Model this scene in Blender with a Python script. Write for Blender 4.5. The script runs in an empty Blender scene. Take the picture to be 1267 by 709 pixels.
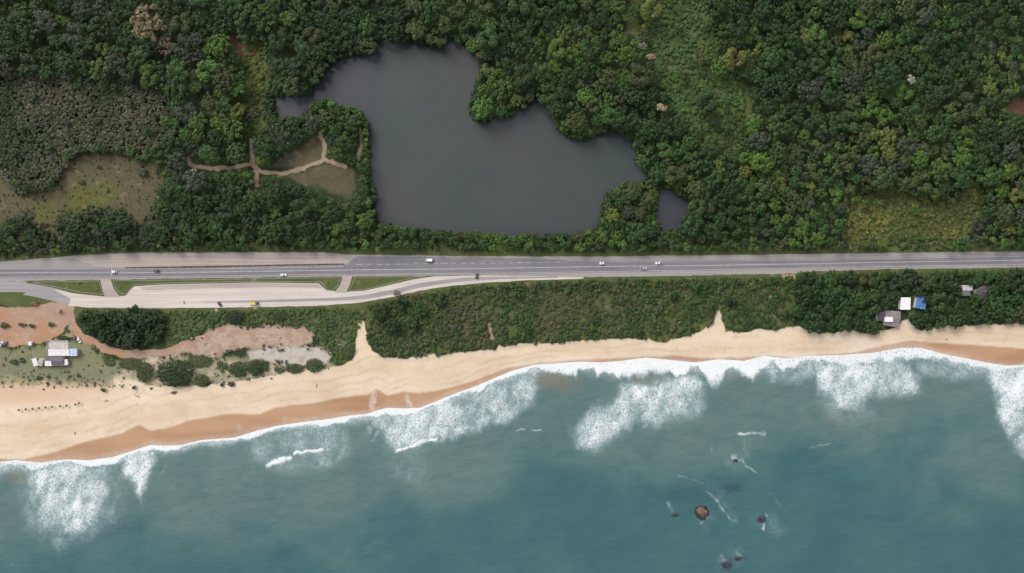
import bpy, bmesh, math, random
import numpy as np
from mathutils import Vector, Matrix, noise as mnoise

# ------------------------------------------------------------------ camera, sky, sun, exposure
S = 0.6                       # metres on the ground per photograph pixel
PW, PH = 1267.0, 709.0
CX, CY = PW / 2, PH / 2
LENS = 24.0
H = PW * S * LENS / 36.0      # flying height of the drone
scn = bpy.context.scene
C = scn.collection
cam_d = bpy.data.cameras.new("camera")
cam_d.lens, cam_d.sensor_width = LENS, 36.0
cam_d.clip_start, cam_d.clip_end = 1.0, 20000.0
cam = bpy.data.objects.new("camera", cam_d)
cam.location = (0, 0, H)
C.objects.link(cam)
scn.camera = cam

SUN_EL, SUN_AZ = math.radians(42), math.radians(320)
world = bpy.data.worlds.new("World")
scn.world = world
world.use_nodes = True
wn = world.node_tree
sky = wn.nodes.new("ShaderNodeTexSky")
sky.sky_type = 'NISHITA'
sky.sun_disc = False
sky.sun_elevation = SUN_EL
sky.sun_rotation = SUN_AZ
sky.dust_density = 6.0
sky.air_density = 1.0
sky.ozone_density = 1.0
cloud = wn.nodes.new("ShaderNodeHueSaturation")          # thin cloud cover greys the blue
cloud.inputs["Saturation"].default_value = 0.42
wn.links.new(sky.outputs[0], cloud.inputs["Color"])
wn.links.new(cloud.outputs[0], wn.nodes["Background"].inputs[0])
wn.nodes["Background"].inputs[1].default_value = 0.188
sun_d = bpy.data.lights.new("sun", 'SUN')
sun_d.energy = 0.7
sun_d.angle = math.radians(26)
sun_d.color = (1.0, 0.95, 0.88)
sun = bpy.data.objects.new("sun", sun_d)
dirv = Vector((math.sin(SUN_AZ) * math.cos(SUN_EL), math.cos(SUN_AZ) * math.cos(SUN_EL), math.sin(SUN_EL)))
sun.rotation_euler = dirv.to_track_quat('Z', 'Y').to_euler()
C.objects.link(sun)
scn.view_settings.view_transform = 'Standard'
scn.view_settings.look = 'None'
scn.view_settings.exposure = 0.04
scn.view_settings.gamma = 1.0

rng = np.random.RandomState(7)
random.seed(7)

# ------------------------------------------------------------------ helpers
def W(px, py, z=0.0):
    """point at height z that the drone saw at photograph pixel (px, py)"""
    k = S * (H - z) / H
    return ((px - CX) * k, (CY - py) * k, z)

def tag(o, label=None, cat=None, group=None, kind=None):
    if label: o["label"] = label
    if cat: o["category"] = cat
    if group: o["group"] = group
    if kind: o["kind"] = kind
    return o

def sstep(a, b, x):
    t = np.clip((x - a) / (b - a), 0, 1)
    return t * t * (3 - 2 * t)

_lat = np.random.RandomState(3).rand(256, 256).astype(np.float32)
def vnoise(x, y, sc, seed=0):
    x = np.asarray(x, np.float32) / sc + seed * 17.37
    y = np.asarray(y, np.float32) / sc + seed * 41.13
    xi, yi = np.floor(x).astype(int), np.floor(y).astype(int)
    fx, fy = x - xi, y - yi
    fx, fy = fx * fx * (3 - 2 * fx), fy * fy * (3 - 2 * fy)
    g = lambda a, b: _lat[a & 255, b & 255]
    return (g(xi, yi) * (1 - fx) + g(xi + 1, yi) * fx) * (1 - fy) + (g(xi, yi + 1) * (1 - fx) + g(xi + 1, yi + 1) * fx) * fy
def fbm(x, y, sc, seed=0, oc=4):
    v, a, t = 0, 1.0, 0
    for i in range(oc):
        v = v + a * vnoise(x, y, sc / 2 ** i, seed + i * 3); t += a; a *= 0.5
    return v / t

def segdist2(x, y, a, b):
    dx, dy = b[0] - a[0], b[1] - a[1]
    L = dx * dx + dy * dy + 1e-9
    t = np.clip(((x - a[0]) * dx + (y - a[1]) * dy) / L, 0, 1)
    return (x - a[0] - t * dx) ** 2 + (y - a[1] - t * dy) ** 2
def sd(poly, X, Y, far=30.0):
    """signed distance in pixels, positive inside the polygon"""
    X = np.asarray(X, np.float32); Y = np.asarray(Y, np.float32)
    p = np.array(poly, np.float32)
    m = (X > p[:, 0].min() - far) & (X < p[:, 0].max() + far) & (Y > p[:, 1].min() - far) & (Y < p[:, 1].max() + far)
    out = np.full(X.shape, -far, np.float32)
    x, y = X[m], Y[m]
    d = np.full(x.shape, 1e9, np.float32); ins = np.zeros(x.shape, bool)
    n = len(p)
    for i in range(n):
        a, b = p[i], p[(i + 1) % n]
        d = np.minimum(d, segdist2(x, y, a, b))
        if a[1] != b[1]:
            c = ((a[1] > y) != (b[1] > y))
            ins ^= c & (x < (b[0] - a[0]) * (y - a[1]) / (b[1] - a[1]) + a[0])
    out[m] = np.where(ins, 1, -1) * np.sqrt(d)
    return out
def ld(line, X, Y, far=60.0):
    """distance in pixels to a polyline"""
    X = np.asarray(X, np.float32); Y = np.asarray(Y, np.float32)
    p = np.array(line, np.float32)
    m = (X > p[:, 0].min() - far) & (X < p[:, 0].max() + far) & (Y > p[:, 1].min() - far) & (Y < p[:, 1].max() + far)
    out = np.full(X.shape, far, np.float32)
    x, y = X[m], Y[m]
    d = np.full(x.shape, far * far, np.float32)
    for a, b in zip(p[:-1], p[1:]):
        d = np.minimum(d, segdist2(x, y, a, b))
    out[m] = np.sqrt(d)
    return out

# ------------------------------------------------------------------ outlines read off the photograph (pixels)
COAST = [(0,572),(20,570),(50,573),(80,569),(110,570),(140,566),(165,558),(187,551),(205,552),(225,551),(250,545),(290,542),(320,533),(345,527),(380,522),(400,520),(430,515),(454,513),(468,508),(480,505),(503,506),(520,505),(540,497),(565,487),(590,478),(615,467),(635,459),(660,452),(690,450),(720,448),(745,449),(770,447),(800,443),(830,446),(860,449),(890,445),(920,447),(945,441),(975,444),(1000,441),(1040,440),(1080,437),(1115,431),(1140,431),(1165,438),(1190,443),(1220,449),(1245,453),(1267,452)]
WET = [(0,567),(28,568),(60,562),(78,556),(115,545),(150,537),(173,526),(186,534),(215,527),(245,519),(290,512),(320,513),(340,506),(360,502),(400,497),(430,492),(455,490),(465,482),(478,490),(500,484),(520,487),(540,484),(560,480),(580,474),(600,466),(620,459),(640,454),(660,450),(700,447),(800,441),(900,443),(975,442),(1035,439),(1060,435),(1100,427),(1125,423),(1170,425),(1220,428),(1267,431)]
SANDTOP = [(0,470),(40,478),(100,480),(130,478),(165,472),(190,478),(250,478),(290,472),(330,466),(380,458),(415,455),(437,446),(441,420),(444,398),(450,398),(456,420),(462,435),(475,441),(500,443),(530,440),(560,437),(590,434),(612,432),(618,424),(625,429),(640,426),(680,424),(720,421),(760,419),(800,420),(825,424),(830,420),(850,416),(870,408),(883,399),(887,383),(891,383),(895,400),(898,411),(915,411),(940,408),(960,408),(985,403),(1000,408),(1010,412),(1030,412),(1050,408),(1075,413),(1100,408),(1112,402),(1125,393),(1130,403),(1140,410),(1160,405),(1180,402),(1200,404),(1215,401),(1240,401),(1267,400)]
def seaward(line):
    return [(-900, line[0][1] + 60)] + line + [(2200, line[-1][1] - 20), (2200, 6000), (-900, 6000)]
LAKE = [(338,119),(353,117),(371,117),(386,112),(394,99),(401,88),(414,76),(422,69),(439,67),(457,67),(466,50),(477,46),(493,51),(513,52),(523,55),(536,57),(546,60),(556,48),(566,51),(577,58),(589,70),(601,74),(594,86),(588,107),(584,122),(579,137),(592,150),(604,150),(617,142),(632,145),(640,135),(650,135),(660,124),(676,127),(682,142),(688,157),(701,168),(724,174),(736,168),(749,163),(764,163),(782,175),(787,185),(786,198),(795,208),(803,221),(792,226),(777,226),(764,232),(752,239),(745,254),(744,269),(739,282),(724,287),(706,291),(665,291),(640,292),(620,291),(584,288),(564,289),(543,286),(508,283),(485,279),(467,278),(463,262),(462,236),(457,223),(456,206),(455,175),(455,162),(455,150),(442,135),(429,130),(419,132),(411,124),(399,124),(386,132),(376,140),(366,147),(345,147),(338,137)]
POND = [(815,231),(823,232),(836,236),(846,244),(853,251),(853,262),(847,272),(841,282),(828,286),(818,282),(810,272),(813,249)]
CLEARING = [(-60,208),(0,208),(10,223),(28,239),(51,237),(69,231),(71,211),(84,198),(102,189),(150,188),(163,198),(198,203),(201,223),(193,246),(188,262),(175,279),(160,267),(150,256),(142,262),(109,258),(75,267),(66,287),(43,277),(38,264),(15,269),(0,277),(-60,277)]
TRACK = [(233,195),(236,205),(262,209),(290,207),(310,203),(316,208),(325,213),(350,214),(375,208),(400,198),(410,200),(428,207)]
TRACK2 = [(400,198),(402,185),(397,165)]
TRACK3 = [(316,208),(311,192),(310,172)]
TRACK4 = [(317,208),(318,229)]
TRACK5 = [(446,162),(447,178),(444,196)]
BARE1 = [(333,206),(362,187),(393,169),(402,180),(400,197),(370,207)]
BARE2 = [(345,216),(375,210),(402,202),(440,210),(441,235),(427,247),(400,236),(365,224)]
REED = [(-60,85),(0,85),(40,88),(90,92),(150,88),(215,110),(215,165),(190,190),(150,186),(102,187),(84,196),(70,210),(67,230),(50,236),(28,236),(10,220),(0,205),(-60,205)]
VINE = [(782,-80),(850,-80),(872,0),(884,30),(884,60),(915,86),(932,130),(915,176),(872,180),(845,150),(822,110),(806,68),(778,40)]
YELLOWC = [(1050,250),(1080,236),(1110,233),(1140,246),(1180,250),(1200,226),(1218,234),(1212,270),(1195,292),(1165,302),(1120,300),(1085,296),(1050,300),(1040,285),(1052,268)]
YSTRIP = [(305,60),(322,50),(330,90),(335,120),(328,160),(310,170),(303,120)]
REDDIRT = [(-60,379),(0,379),(35,380),(61,374),(84,375),(87,399),(77,412),(46,425),(15,428),(0,428),(-60,428)]
REDTRACK = [(86,378),(88,398),(99,414),(125,431),(150,437),(198,437),(225,427),(250,420),(290,415),(330,412),(372,412)]
PINK = [(222,428),(250,414),(270,405),(330,402),(375,404),(392,420),(372,430),(310,430),(270,440),(200,441)]
PALE = [(303,437),(318,430),(345,428),(375,428),(402,430),(414,440),(406,452),(370,451),(335,449),(312,447)]
YARD = [(-60,430),(0,430),(50,425),(110,418),(130,440),(150,460),(135,488),(40,490),(-60,482)]
RED1 = [(282,46),(292,44),(304,56),(318,66),(312,74),(296,70)]
RED2 = [(1244,134),(1256,122),(1280,117),(1290,140),(1262,142)]
RED3 = [(966,339),(982,337),(986,347),(974,353)]
SPIT = [(803,221),(815,231),(813,249),(810,272),(802,262),(798,240)]
ROADZONE = [(-300,330),(0,322),(60,317),(150,311),(430,310),(800,313),(1267,309),(1600,306),(1600,332),(1267,333),(1000,336),(985,341),(720,345),(600,350),(520,360),(440,376),(330,381),(160,382),(85,380),(0,365),(-300,340)]
HOUSES = [[(38,418),(100,418),(100,456),(38,456)], [(1084,384),(1115,384),(1115,405),(1084,400)], [(1112,366),(1148,366),(1148,384),(1112,384)], [(1189,352),(1204,352),(1204,366),(1189,366)], [(1208,355),(1225,355),(1225,369),(1208,369)]]
T_DUNE = [(88,383),(203,383),(206,400),(197,425),(170,431),(128,429),(104,408)]
T_EAST = [(985,337),(1300,331),(1300,399)] + [(x, y + 1) for x, y in SANDTOP[::-1] if 985 <= x <= 1267]
T_THICK = [(452,378),(490,367),(560,354.5),(720,344.8),(984,339.5),(984,402)] + [(x, y - 1) for x, y in SANDTOP[::-1] if 444 < x < 984] 
T_MIDGREEN = [(205,384),(440,380),(448,396),(440,420),(436,444),(415,452),(412,438),(400,426),(392,416),(375,402),(330,400),(270,403),(225,424),(205,428)]

# ------------------------------------------------------------------ materials
def mat(name):
    m = bpy.data.materials.new(name)
    m.use_nodes = True
    nt = m.node_tree
    b = nt.nodes["Principled BSDF"]
    b.inputs["Roughness"].default_value = 0.8
    b.inputs["Specular IOR Level"].default_value = 0.25
    return m, nt, b
def N(nt, t, **kw):
    n = nt.nodes.new(t)
    for k, v in kw.items():
        setattr(n, k, v)
    return n
def math_n(nt, op, a, b=None, clamp=False):
    n = N(nt, "ShaderNodeMath", operation=op, use_clamp=clamp)
    for i, v in enumerate((a, b)):
        if v is None: continue
        if isinstance(v, (int, float)): n.inputs[i].default_value = v
        else: nt.links.new(v, n.inputs[i])
    return n.outputs[0]
def mix_c(nt, f, a, b, blend='MIX'):
    n = N(nt, "ShaderNodeMix", data_type='RGBA', blend_type=blend)
    for sock, v in ((n.inputs[0], f), (n.inputs[6], a), (n.inputs[7], b)):
        if isinstance(v, (int, float)): sock.default_value = v
        elif isinstance(v, tuple): sock.default_value = (*v, 1) if len(v) == 3 else v
        else: nt.links.new(v, sock)
    return n.outputs[2]
def maprange(nt, v, a, b, c=0.0, d=1.0, smooth=True):
    n = N(nt, "ShaderNodeMapRange")
    n.interpolation_type = 'SMOOTHSTEP' if smooth else 'LINEAR'
    nt.links.new(v, n.inputs[0])
    for i, x in enumerate((a, b, c, d)):
        if isinstance(x, (int, float)): n.inputs[i + 1].default_value = x
        else: nt.links.new(x, n.inputs[i + 1])
    return n.outputs[0]
def noise_t(nt, scale, detail=4, rough=0.55, vec=None, dist=0.0):
    n = N(nt, "ShaderNodeTexNoise")
    n.inputs["Scale"].default_value = scale
    n.inputs["Detail"].default_value = detail
    n.inputs["Roughness"].default_value = rough
    n.inputs["Distortion"].default_value = dist
    if vec is not None: nt.links.new(vec, n.inputs["Vector"])
    return n.outputs["Fac"]
def pos(nt):
    return N(nt, "ShaderNodeNewGeometry").outputs["Position"]
def scaled(nt, v, sc):
    n = N(nt, "ShaderNodeMapping")
    nt.links.new(v, n.inputs[0]); n.inputs["Scale"].default_value = sc
    return n.outputs[0]
def attr(nt, name, out="Fac"):
    return N(nt, "ShaderNodeAttribute", attribute_name=name).outputs[out]

def simple(name, col, rough=0.7, var=0.15, scale=1.0, spec=0.3, dirt=None, metallic=0.0):
    m, nt, b = mat(name)
    p = N(nt, "ShaderNodeTexCoord").outputs["Object"]
    f = noise_t(nt, scale, 5, 0.6, p)
    lo = tuple(c * (1 - var) for c in col); hi = tuple(min(1, c * (1 + var)) for c in col)
    c = mix_c(nt, maprange(nt, f, 0.3, 0.7), lo, hi)
    if dirt:
        f2 = noise_t(nt, scale * 0.35, 6, 0.65, p)
        c = mix_c(nt, maprange(nt, f2, 0.5, 0.72, 0, 0.7), c, dirt)
    nt.links.new(c, b.inputs["Base Color"])
    b.inputs["Roughness"].default_value = rough
    b.inputs["Specular IOR Level"].default_value = spec
    b.inputs["Metallic"].default_value = metallic
    return m

# ground: one sheet, layers of soil, grass, dirt and sand
def ground_material():
    m, nt, b = mat("soil_grass_and_sand")
    p = pos(nt)
    n_fine = noise_t(nt, 0.9, 4, 0.6, p)
    n_mid = noise_t(nt, 0.16, 5, 0.6, p)
    n_big = noise_t(nt, 0.035, 4, 0.55, p)
    def layer(a, soft=0.5, lo=0.32, hi=0.68):
        v = math_n(nt, 'ADD', attr(nt, a), math_n(nt, 'MULTIPLY', math_n(nt, 'SUBTRACT', n_mid, 0.5), soft * 1.6))
        v = math_n(nt, 'ADD', v, math_n(nt, 'MULTIPLY', math_n(nt, 'SUBTRACT', n_fine, 0.5), soft * 0.8))
        return maprange(nt, v, lo, hi)
    def two(c1, c2, n, lo=0.35, hi=0.65):
        return mix_c(nt, maprange(nt, n, lo, hi), c1, c2)
    c = two((0.022, 0.036, 0.013), (0.036, 0.055, 0.02), n_mid)                     # leaf litter under trees
    c = mix_c(nt, layer('grass'), c, mix_c(nt, maprange(nt, n_fine, 0.3, 0.7), two((0.050, 0.080, 0.021), (0.090, 0.105, 0.033), n_mid), two((0.068, 0.092, 0.027), (0.11, 0.118, 0.048), n_big)))
    c = mix_c(nt, layer('dry', 0.6, 0.2, 0.8), c, mix_c(nt, maprange(nt, n_fine, 0.3, 0.75), two((0.062, 0.062, 0.030), (0.095, 0.080, 0.048), n_mid), (0.112, 0.098, 0.055)))
    c = mix_c(nt, layer('yellow', 0.9, 0.1, 1.0), c, two((0.080, 0.090, 0.022), (0.115, 0.115, 0.030), n_fine))
    c = mix_c(nt, layer('scrub', 0.9, 0.2, 0.8), c, two((0.25, 0.235, 0.15), (0.16, 0.175, 0.095), n_mid))
    c = mix_c(nt, layer('red', 0.6), c, two(two((0.37, 0.205, 0.125), (0.35, 0.235, 0.175), n_big, 0.42, 0.58), (0.40, 0.29, 0.21), n_mid, 0.45, 0.7))
    c = mix_c(nt, layer('maroon', 0.7), c, two((0.13, 0.055, 0.042), (0.06, 0.05, 0.028), n_fine))
    c = mix_c(nt, layer('pink', 1.3, 0.2, 0.8), c, two((0.42, 0.33, 0.25), two((0.33, 0.215, 0.16), (0.22, 0.19, 0.11), n_fine, 0.5, 0.7), n_mid, 0.38, 0.62))
    c = mix_c(nt, layer('pale', 0.9, 0.2, 0.8), c, two((0.46, 0.42, 0.37), (0.31, 0.28, 0.22), n_mid, 0.4, 0.7))
    c = mix_c(nt, layer('track', 0.35), c, two((0.24, 0.18, 0.12), (0.32, 0.25, 0.17), n_mid))
    # sand with long faint bands along the beach
    nb = noise_t(nt, 1.0, 4, 0.5, scaled(nt, p, (0.012, 0.07, 0.05)))
    sand = two((0.555, 0.425, 0.285), (0.655, 0.545, 0.41), nb, 0.3, 0.7)
    sand = mix_c(nt, maprange(nt, n_big, 0.35, 0.65, 0, 0.55), sand, (0.67, 0.56, 0.435))
    sand = mix_c(nt, maprange(nt, n_mid, 0.5, 0.72, 0, 0.45), sand, (0.50, 0.39, 0.27))
    sand = mix_c(nt, maprange(nt, n_fine, 0.5, 0.8, 0, 0.3), sand, (0.43, 0.33, 0.22))
    sand = mix_c(nt, maprange(nt, attr(nt, 'blush'), 0.0, 1.0, 0, 0.7), sand, (0.56, 0.38, 0.255))
    sand = mix_c(nt, math_n(nt, 'MULTIPLY', attr(nt, 'tide'), maprange(nt, n_fine, 0.35, 0.65, 0.1, 0.6)), sand, (0.43, 0.325, 0.215))
    c = mix_c(nt, layer('sand', 0.4, 0.22, 0.78), c, sand)
    wet = two((0.36, 0.205, 0.115), (0.43, 0.27, 0.16), nb)
    w = maprange(nt, math_n(nt, 'ADD', attr(nt, 'wet'), math_n(nt, 'MULTIPLY', math_n(nt, 'SUBTRACT', n_mid, 0.5), 0.25)), 0.15, 0.85)
    c = mix_c(nt, w, c, wet)
    lacy = noise_t(nt, 1.1, 4, 0.7, scaled(nt, p, (1, 0.5, 1)), 0.6)
    c = mix_c(nt, math_n(nt, 'MULTIPLY', attr(nt, 'swash'), maprange(nt, lacy, 0.35, 0.65, 0.15, 0.9)), c, (0.70, 0.68, 0.66))
    nt.links.new(c, b.inputs["Base Color"])
    nt.links.new(maprange(nt, w, 0, 1, 0.9, 0.45, False), b.inputs["Roughness"])
    bp = N(nt, "ShaderNodeBump"); bp.inputs["Strength"].default_value = 0.6; bp.inputs["Distance"].default_value = 0.25
    nt.links.new(n_fine, bp.inputs["Height"]); nt.links.new(bp.outputs[0], b.inputs["Normal"])
    return m

def sea_material():
    m, nt, b = mat("sea_water_and_foam")
    p = pos(nt)
    n_big = noise_t(nt, 0.02, 4, 0.55, p, 0.6)
    n_mid = noise_t(nt, 0.11, 4, 0.6, scaled(nt, p, (0.6, 1.3, 1)), 0.4)
    c = mix_c(nt, maprange(nt, n_big, 0.3, 0.7), (0.040, 0.108, 0.117), (0.052, 0.126, 0.127))
    turb = math_n(nt, 'ADD', attr(nt, 'turbid'), math_n(nt, 'MULTIPLY', math_n(nt, 'SUBTRACT', n_big, 0.5), 0.9))
    c = mix_c(nt, maprange(nt, turb, 0.15, 1.0, 0, 0.85), c, (0.112, 0.175, 0.163))
    c = mix_c(nt, maprange(nt, attr(nt, 'sandy'), 0.0, 1.0, 0, 0.7, False), c, (0.21, 0.170, 0.118))
    c = mix_c(nt, maprange(nt, attr(nt, 'reef'), 0.0, 1.0, 0, 0.65), c, (0.03, 0.055, 0.065))
    c = mix_c(nt, maprange(nt, n_mid, 0.35, 0.7, 0, 0.3), c, (0.050, 0.112, 0.118))
    n_fine = noise_t(nt, 0.3, 4, 0.65, p, 0.5)
    # foam: lacy where the cover is thin, solid where it is thick
    f1 = noise_t(nt, 0.8, 5, 0.68, scaled(nt, p, (1.3, 0.72, 1)), 0.9)
    vo = N(nt, "ShaderNodeTexVoronoi", feature='DISTANCE_TO_EDGE'); vo.inputs["Scale"].default_value = 0.5
    wv = N(nt, "ShaderNodeTexNoise"); wv.inputs["Scale"].default_value = 0.35
    nt.links.new(p, wv.inputs["Vector"])
    vv = N(nt, "ShaderNodeVectorMath", operation='MULTIPLY_ADD'); nt.links.new(wv.outputs["Color"], vv.inputs[0])
    vv.inputs[1].default_value = (3, 3, 0); nt.links.new(p, vv.inputs[2])
    nt.links.new(vv.outputs[0], vo.inputs["Vector"])
    lace = maprange(nt, vo.outputs["Distance"], 0.0, 0.35, 1.0, 0.0)
    nz = math_n(nt, 'ADD', math_n(nt, 'MULTIPLY', f1, 0.83), math_n(nt, 'MULTIPLY', lace, 0.17))
    cov = attr(nt, 'foam')
    th = maprange(nt, cov, 0, 1, 0.74, 0.17, False)
    th2 = math_n(nt, 'ADD', th, 0.33)
    fm = maprange(nt, nz, th, th2)
    veil = maprange(nt, cov, 0.03, 0.8, 0.0, 0.92)
    c = mix_c(nt, math_n(nt, 'MULTIPLY', veil, maprange(nt, n_fine, 0.25, 0.7, 0.35, 1.0)), c, (0.42, 0.52, 0.54))   # bubbles under the surface
    fm = math_n(nt, 'MULTIPLY', fm, maprange(nt, cov, 0.0, 0.12))
    c = mix_c(nt, math_n(nt, 'MULTIPLY', fm, maprange(nt, cov, 0.2, 0.9, 0.62, 1.0)), c, (0.68, 0.71, 0.72))
    nt.links.new(c, b.inputs["Base Color"])
    nt.links.new(maprange(nt, fm, 0, 1, 0.22, 0.85, False), b.inputs["Roughness"])
    b.inputs["IOR"].default_value = 1.33
    b.inputs["Specular IOR Level"].default_value = 0.5
    w1 = noise_t(nt, 0.35, 4, 0.6, scaled(nt, p, (0.6, 1.6, 1)), 0.5)
    bp = N(nt, "ShaderNodeBump"); bp.inputs["Strength"].default_value = 0.5; bp.inputs["Distance"].default_value = 0.5
    nt.links.new(math_n(nt, 'ADD', w1, math_n(nt, 'MULTIPLY', fm, 0.35)), bp.inputs["Height"]); nt.links.new(bp.outputs[0], b.inputs["Normal"])
    return m

def lake_material():
    m, nt, b = mat("lake_water")
    p = pos(nt)
    n1 = noise_t(nt, 0.012, 4, 0.5, p, 0.5)
    n2 = noise_t(nt, 0.15, 4, 0.6, p)
    c = mix_c(nt, maprange(nt, n1, 0.35, 0.65), (0.049, 0.063, 0.062), (0.061, 0.065, 0.064))
    c = mix_c(nt, attr(nt, 'shallow'), c, (0.050, 0.052, 0.064))
    c = mix_c(nt, maprange(nt, n2, 0.55, 0.8, 0, 0.25), c, (0.040, 0.052, 0.047))
    nt.links.new(c, b.inputs["Base Color"])
    b.inputs["Roughness"].default_value = 0.2
    b.inputs["IOR"].default_value = 1.33
    b.inputs["Specular IOR Level"].default_value = 0.5
    bp = N(nt, "ShaderNodeBump"); bp.inputs["Strength"].default_value = 0.15; bp.inputs["Distance"].default_value = 0.1
    nt.links.new(noise_t(nt, 1.2, 3, 0.5, p), bp.inputs["Height"]); nt.links.new(bp.outputs[0], b.inputs["Normal"])
    return m

def road_material(name, a, bcol, streak=0.3, patch=None):
    m, nt, b = mat(name)
    p = pos(nt)
    n1 = noise_t(nt, 1.0, 4, 0.6, scaled(nt, p, (0.018, 0.9, 1)))
    n2 = noise_t(nt, 0.12, 5, 0.65, p)
    n3 = noise_t(nt, 3.0, 3, 0.6, p)
    c = mix_c(nt, maprange(nt, n1, 0.35, 0.65), a, bcol)
    c = mix_c(nt, maprange(nt, n2, 0.5, 0.75, 0, streak), c, patch or tuple(x * 0.75 for x in a))
    c = mix_c(nt, maprange(nt, n3, 0.4, 0.8, 0, 0.25), c, tuple(x * 0.8 for x in a))
    nt.links.new(c, b.inputs["Base Color"])
    b.inputs["Roughness"].default_value = 0.85
    return m

def leaf_material(name, source):
    m, nt, b = mat(name)
    base = N(nt, "ShaderNodeObjectInfo").outputs["Color"] if source == 'object' else attr(nt, 'tint', 'Color')
    if source == 'object':
        lv = attr(nt, 'leafage')
        base = mix_c(nt, 1.0, base, N(nt, "ShaderNodeCombineColor").outputs[0], 'MULTIPLY')
        cc = [n for n in nt.nodes if n.bl_idname == "ShaderNodeCombineColor"][0]
        for i in range(3): nt.links.new(lv, cc.inputs[i])
    nt.links.new(base, b.inputs["Base Color"])
    b.inputs["Roughness"].default_value = 0.6
    b.inputs["Specular IOR Level"].default_value = 0.25
    return m

M = {}
M['ground'] = ground_material()
M['sea'] = sea_material()
M['lake'] = lake_material()
M['asphalt'] = road_material("weathered_asphalt", (0.165, 0.158, 0.172), (0.215, 0.207, 0.225))
M['shoulder'] = road_material("worn_shoulder", (0.27, 0.255, 0.25), (0.33, 0.31, 0.29))
M['pullout'] = road_material("gravelled_pullout", (0.33, 0.28, 0.255), (0.41, 0.36, 0.32), 0.4, (0.40, 0.37, 0.31))
M['frontage'] = road_material("pale_frontage_paving", (0.48, 0.43, 0.39), (0.58, 0.53, 0.49), 0.35, (0.36, 0.32, 0.29))
M['ramp'] = road_material("grey_ramp_asphalt", (0.25, 0.24, 0.25), (0.32, 0.30, 0.30), 0.3)
M['kerb'] = simple("kerb_concrete", (0.30, 0.285, 0.265), 0.9)
M['paint'] = simple("worn_road_paint", (0.42, 0.41, 0.42), 0.7, 0.25, 0.6)
M['ditch'] = simple("ditch_earth", (0.10, 0.085, 0.065), 0.95, 0.4, 0.4)
M['leaf'] = leaf_material("leaves", 'object')
M['leafmass'] = leaf_material("leaf_mass", 'attr')
M['bark'] = simple("bark", (0.10, 0.08, 0.06), 0.9, 0.3, 1.0)

# ------------------------------------------------------------------ ground, beach, lake, sea
def axis(lo, hi, step, far):
    a = list(np.arange(lo, hi + 1e-6, step))
    s = step
    left, right = [], []
    x = lo
    while x > -far:
        s *= 1.25; x -= s; left.append(x)
    s = step; x = a[-1]
    while x < far:
        s *= 1.25; x += s; right.append(x)
    return np.array(left[::-1] + a + right)

def to_px(x, y, z):
    k = S * (H - z) / H
    return CX + x / k, CY - y / k

def land_height(px, py):
    d = -sd(seaward(COAST), px, py, 300) * S            # metres inland of the water line
    z = np.where(d > 0, 3.5 * (1 - np.exp(-np.maximum(d, 0) * 0.055 / 3.5)), d * 0.05)
    z = np.maximum(z, -6)
    up = sstep(300, 200, py)                            # low rises in the forest
    z = z + up * (fbm(px, py, 160, 5) - 0.35) * 6 * np.clip(d / 60, 0, 1)
    lk = np.maximum(sd(LAKE, px, py, 40), sd(POND, px, py, 40))
    flat = sstep(-38, -6, lk)
    z = z * (1 - flat) + 3.3 * flat
    z = z - sstep(-3.5, 2.5, lk) * 2.6
    rz = sstep(-14, -3, sd(ROADZONE, px, py, 40))
    z = z * (1 - rz) + 3.5 * rz
    z = z + (1 - rz) * (1 - sstep(-5, 0, lk)) * (fbm(px, py, 14, 9) - 0.5) * 0.35 * np.clip(d / 10, 0, 1)
    return z

def grid_obj(name, X, Y, Z, keep, material, attrs):
    ny, nx = X.shape
    idx = np.arange(nx * ny).reshape(ny, nx)
    q = np.stack([idx[:-1, :-1], idx[:-1, 1:], idx[1:, 1:], idx[1:, :-1]], -1)[keep]
    q = q.reshape(-1, 4)
    used, inv = np.unique(q, return_inverse=True)
    co = np.stack([X.ravel(), Y.ravel(), Z.ravel()], -1)[used].astype(np.float32)
    me = bpy.data.meshes.new(name)
    me.vertices.add(len(co)); me.vertices.foreach_set("co", co.ravel())
    me.loops.add(q.size); me.loops.foreach_set("vertex_index", inv.astype(np.int32).ravel())
    me.polygons.add(len(q)); me.polygons.foreach_set("loop_start", np.arange(0, q.size, 4, dtype=np.int32))
    me.polygons.foreach_set("use_smooth", np.ones(len(q), bool))
    me.update(calc_edges=True)
    for k, v in attrs.items():
        a = me.attributes.new(k, 'FLOAT', 'POINT')
        a.data.foreach_set("value", v.ravel()[used].astype(np.float32))
    me.materials.append(material)
    o = bpy.data.objects.new(name, me)
    C.objects.link(o)
    return o

hw, hh = CX * S, CY * S
gx = axis(-hw - 40, hw + 40, 1.2, 4500)
gy = axis(-hh * 0.72, hh + 40, 1.2, 4500)
X, Y = np.meshgrid(gx, gy)
px, py = to_px(X, Y, 3.0)
Z = land_height(px, py)
px, py = to_px(X, Y, Z)
Z = land_height(px, py)
wx = px + (fbm(px, py, 18, 21) - 0.5) * 9
wy = py + (fbm(px, py, 18, 33) - 0.5) * 9
soft = lambda poly, w=5, bx=wx, by=wy: sstep(-w, w, sd(poly, bx, by, 30))
sx = px + (fbm(px, py, 7, 55) - 0.5) * 5
sy = py + (fbm(px, py, 7, 66) - 0.5) * 5
A = {}
A['sand'] = np.where(px < 150, sstep(-20, 16, sd(seaward(SANDTOP), wx, wy, 30) + 6), soft(seaward(SANDTOP), 3, sx, sy))
blend = sstep(150, 190, px); A['sand'] = np.where((px >= 150) & (px < 190), blend * A['sand'] + (1 - blend) * sstep(-20, 16, sd(seaward(SANDTOP), wx, wy, 30) + 6), A['sand'])
left_blend = soft([(-300,445),(0,448),(60,466),(150,452),(175,462),(150,490),(60,492),(0,492),(-300,492)], 8)
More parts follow.
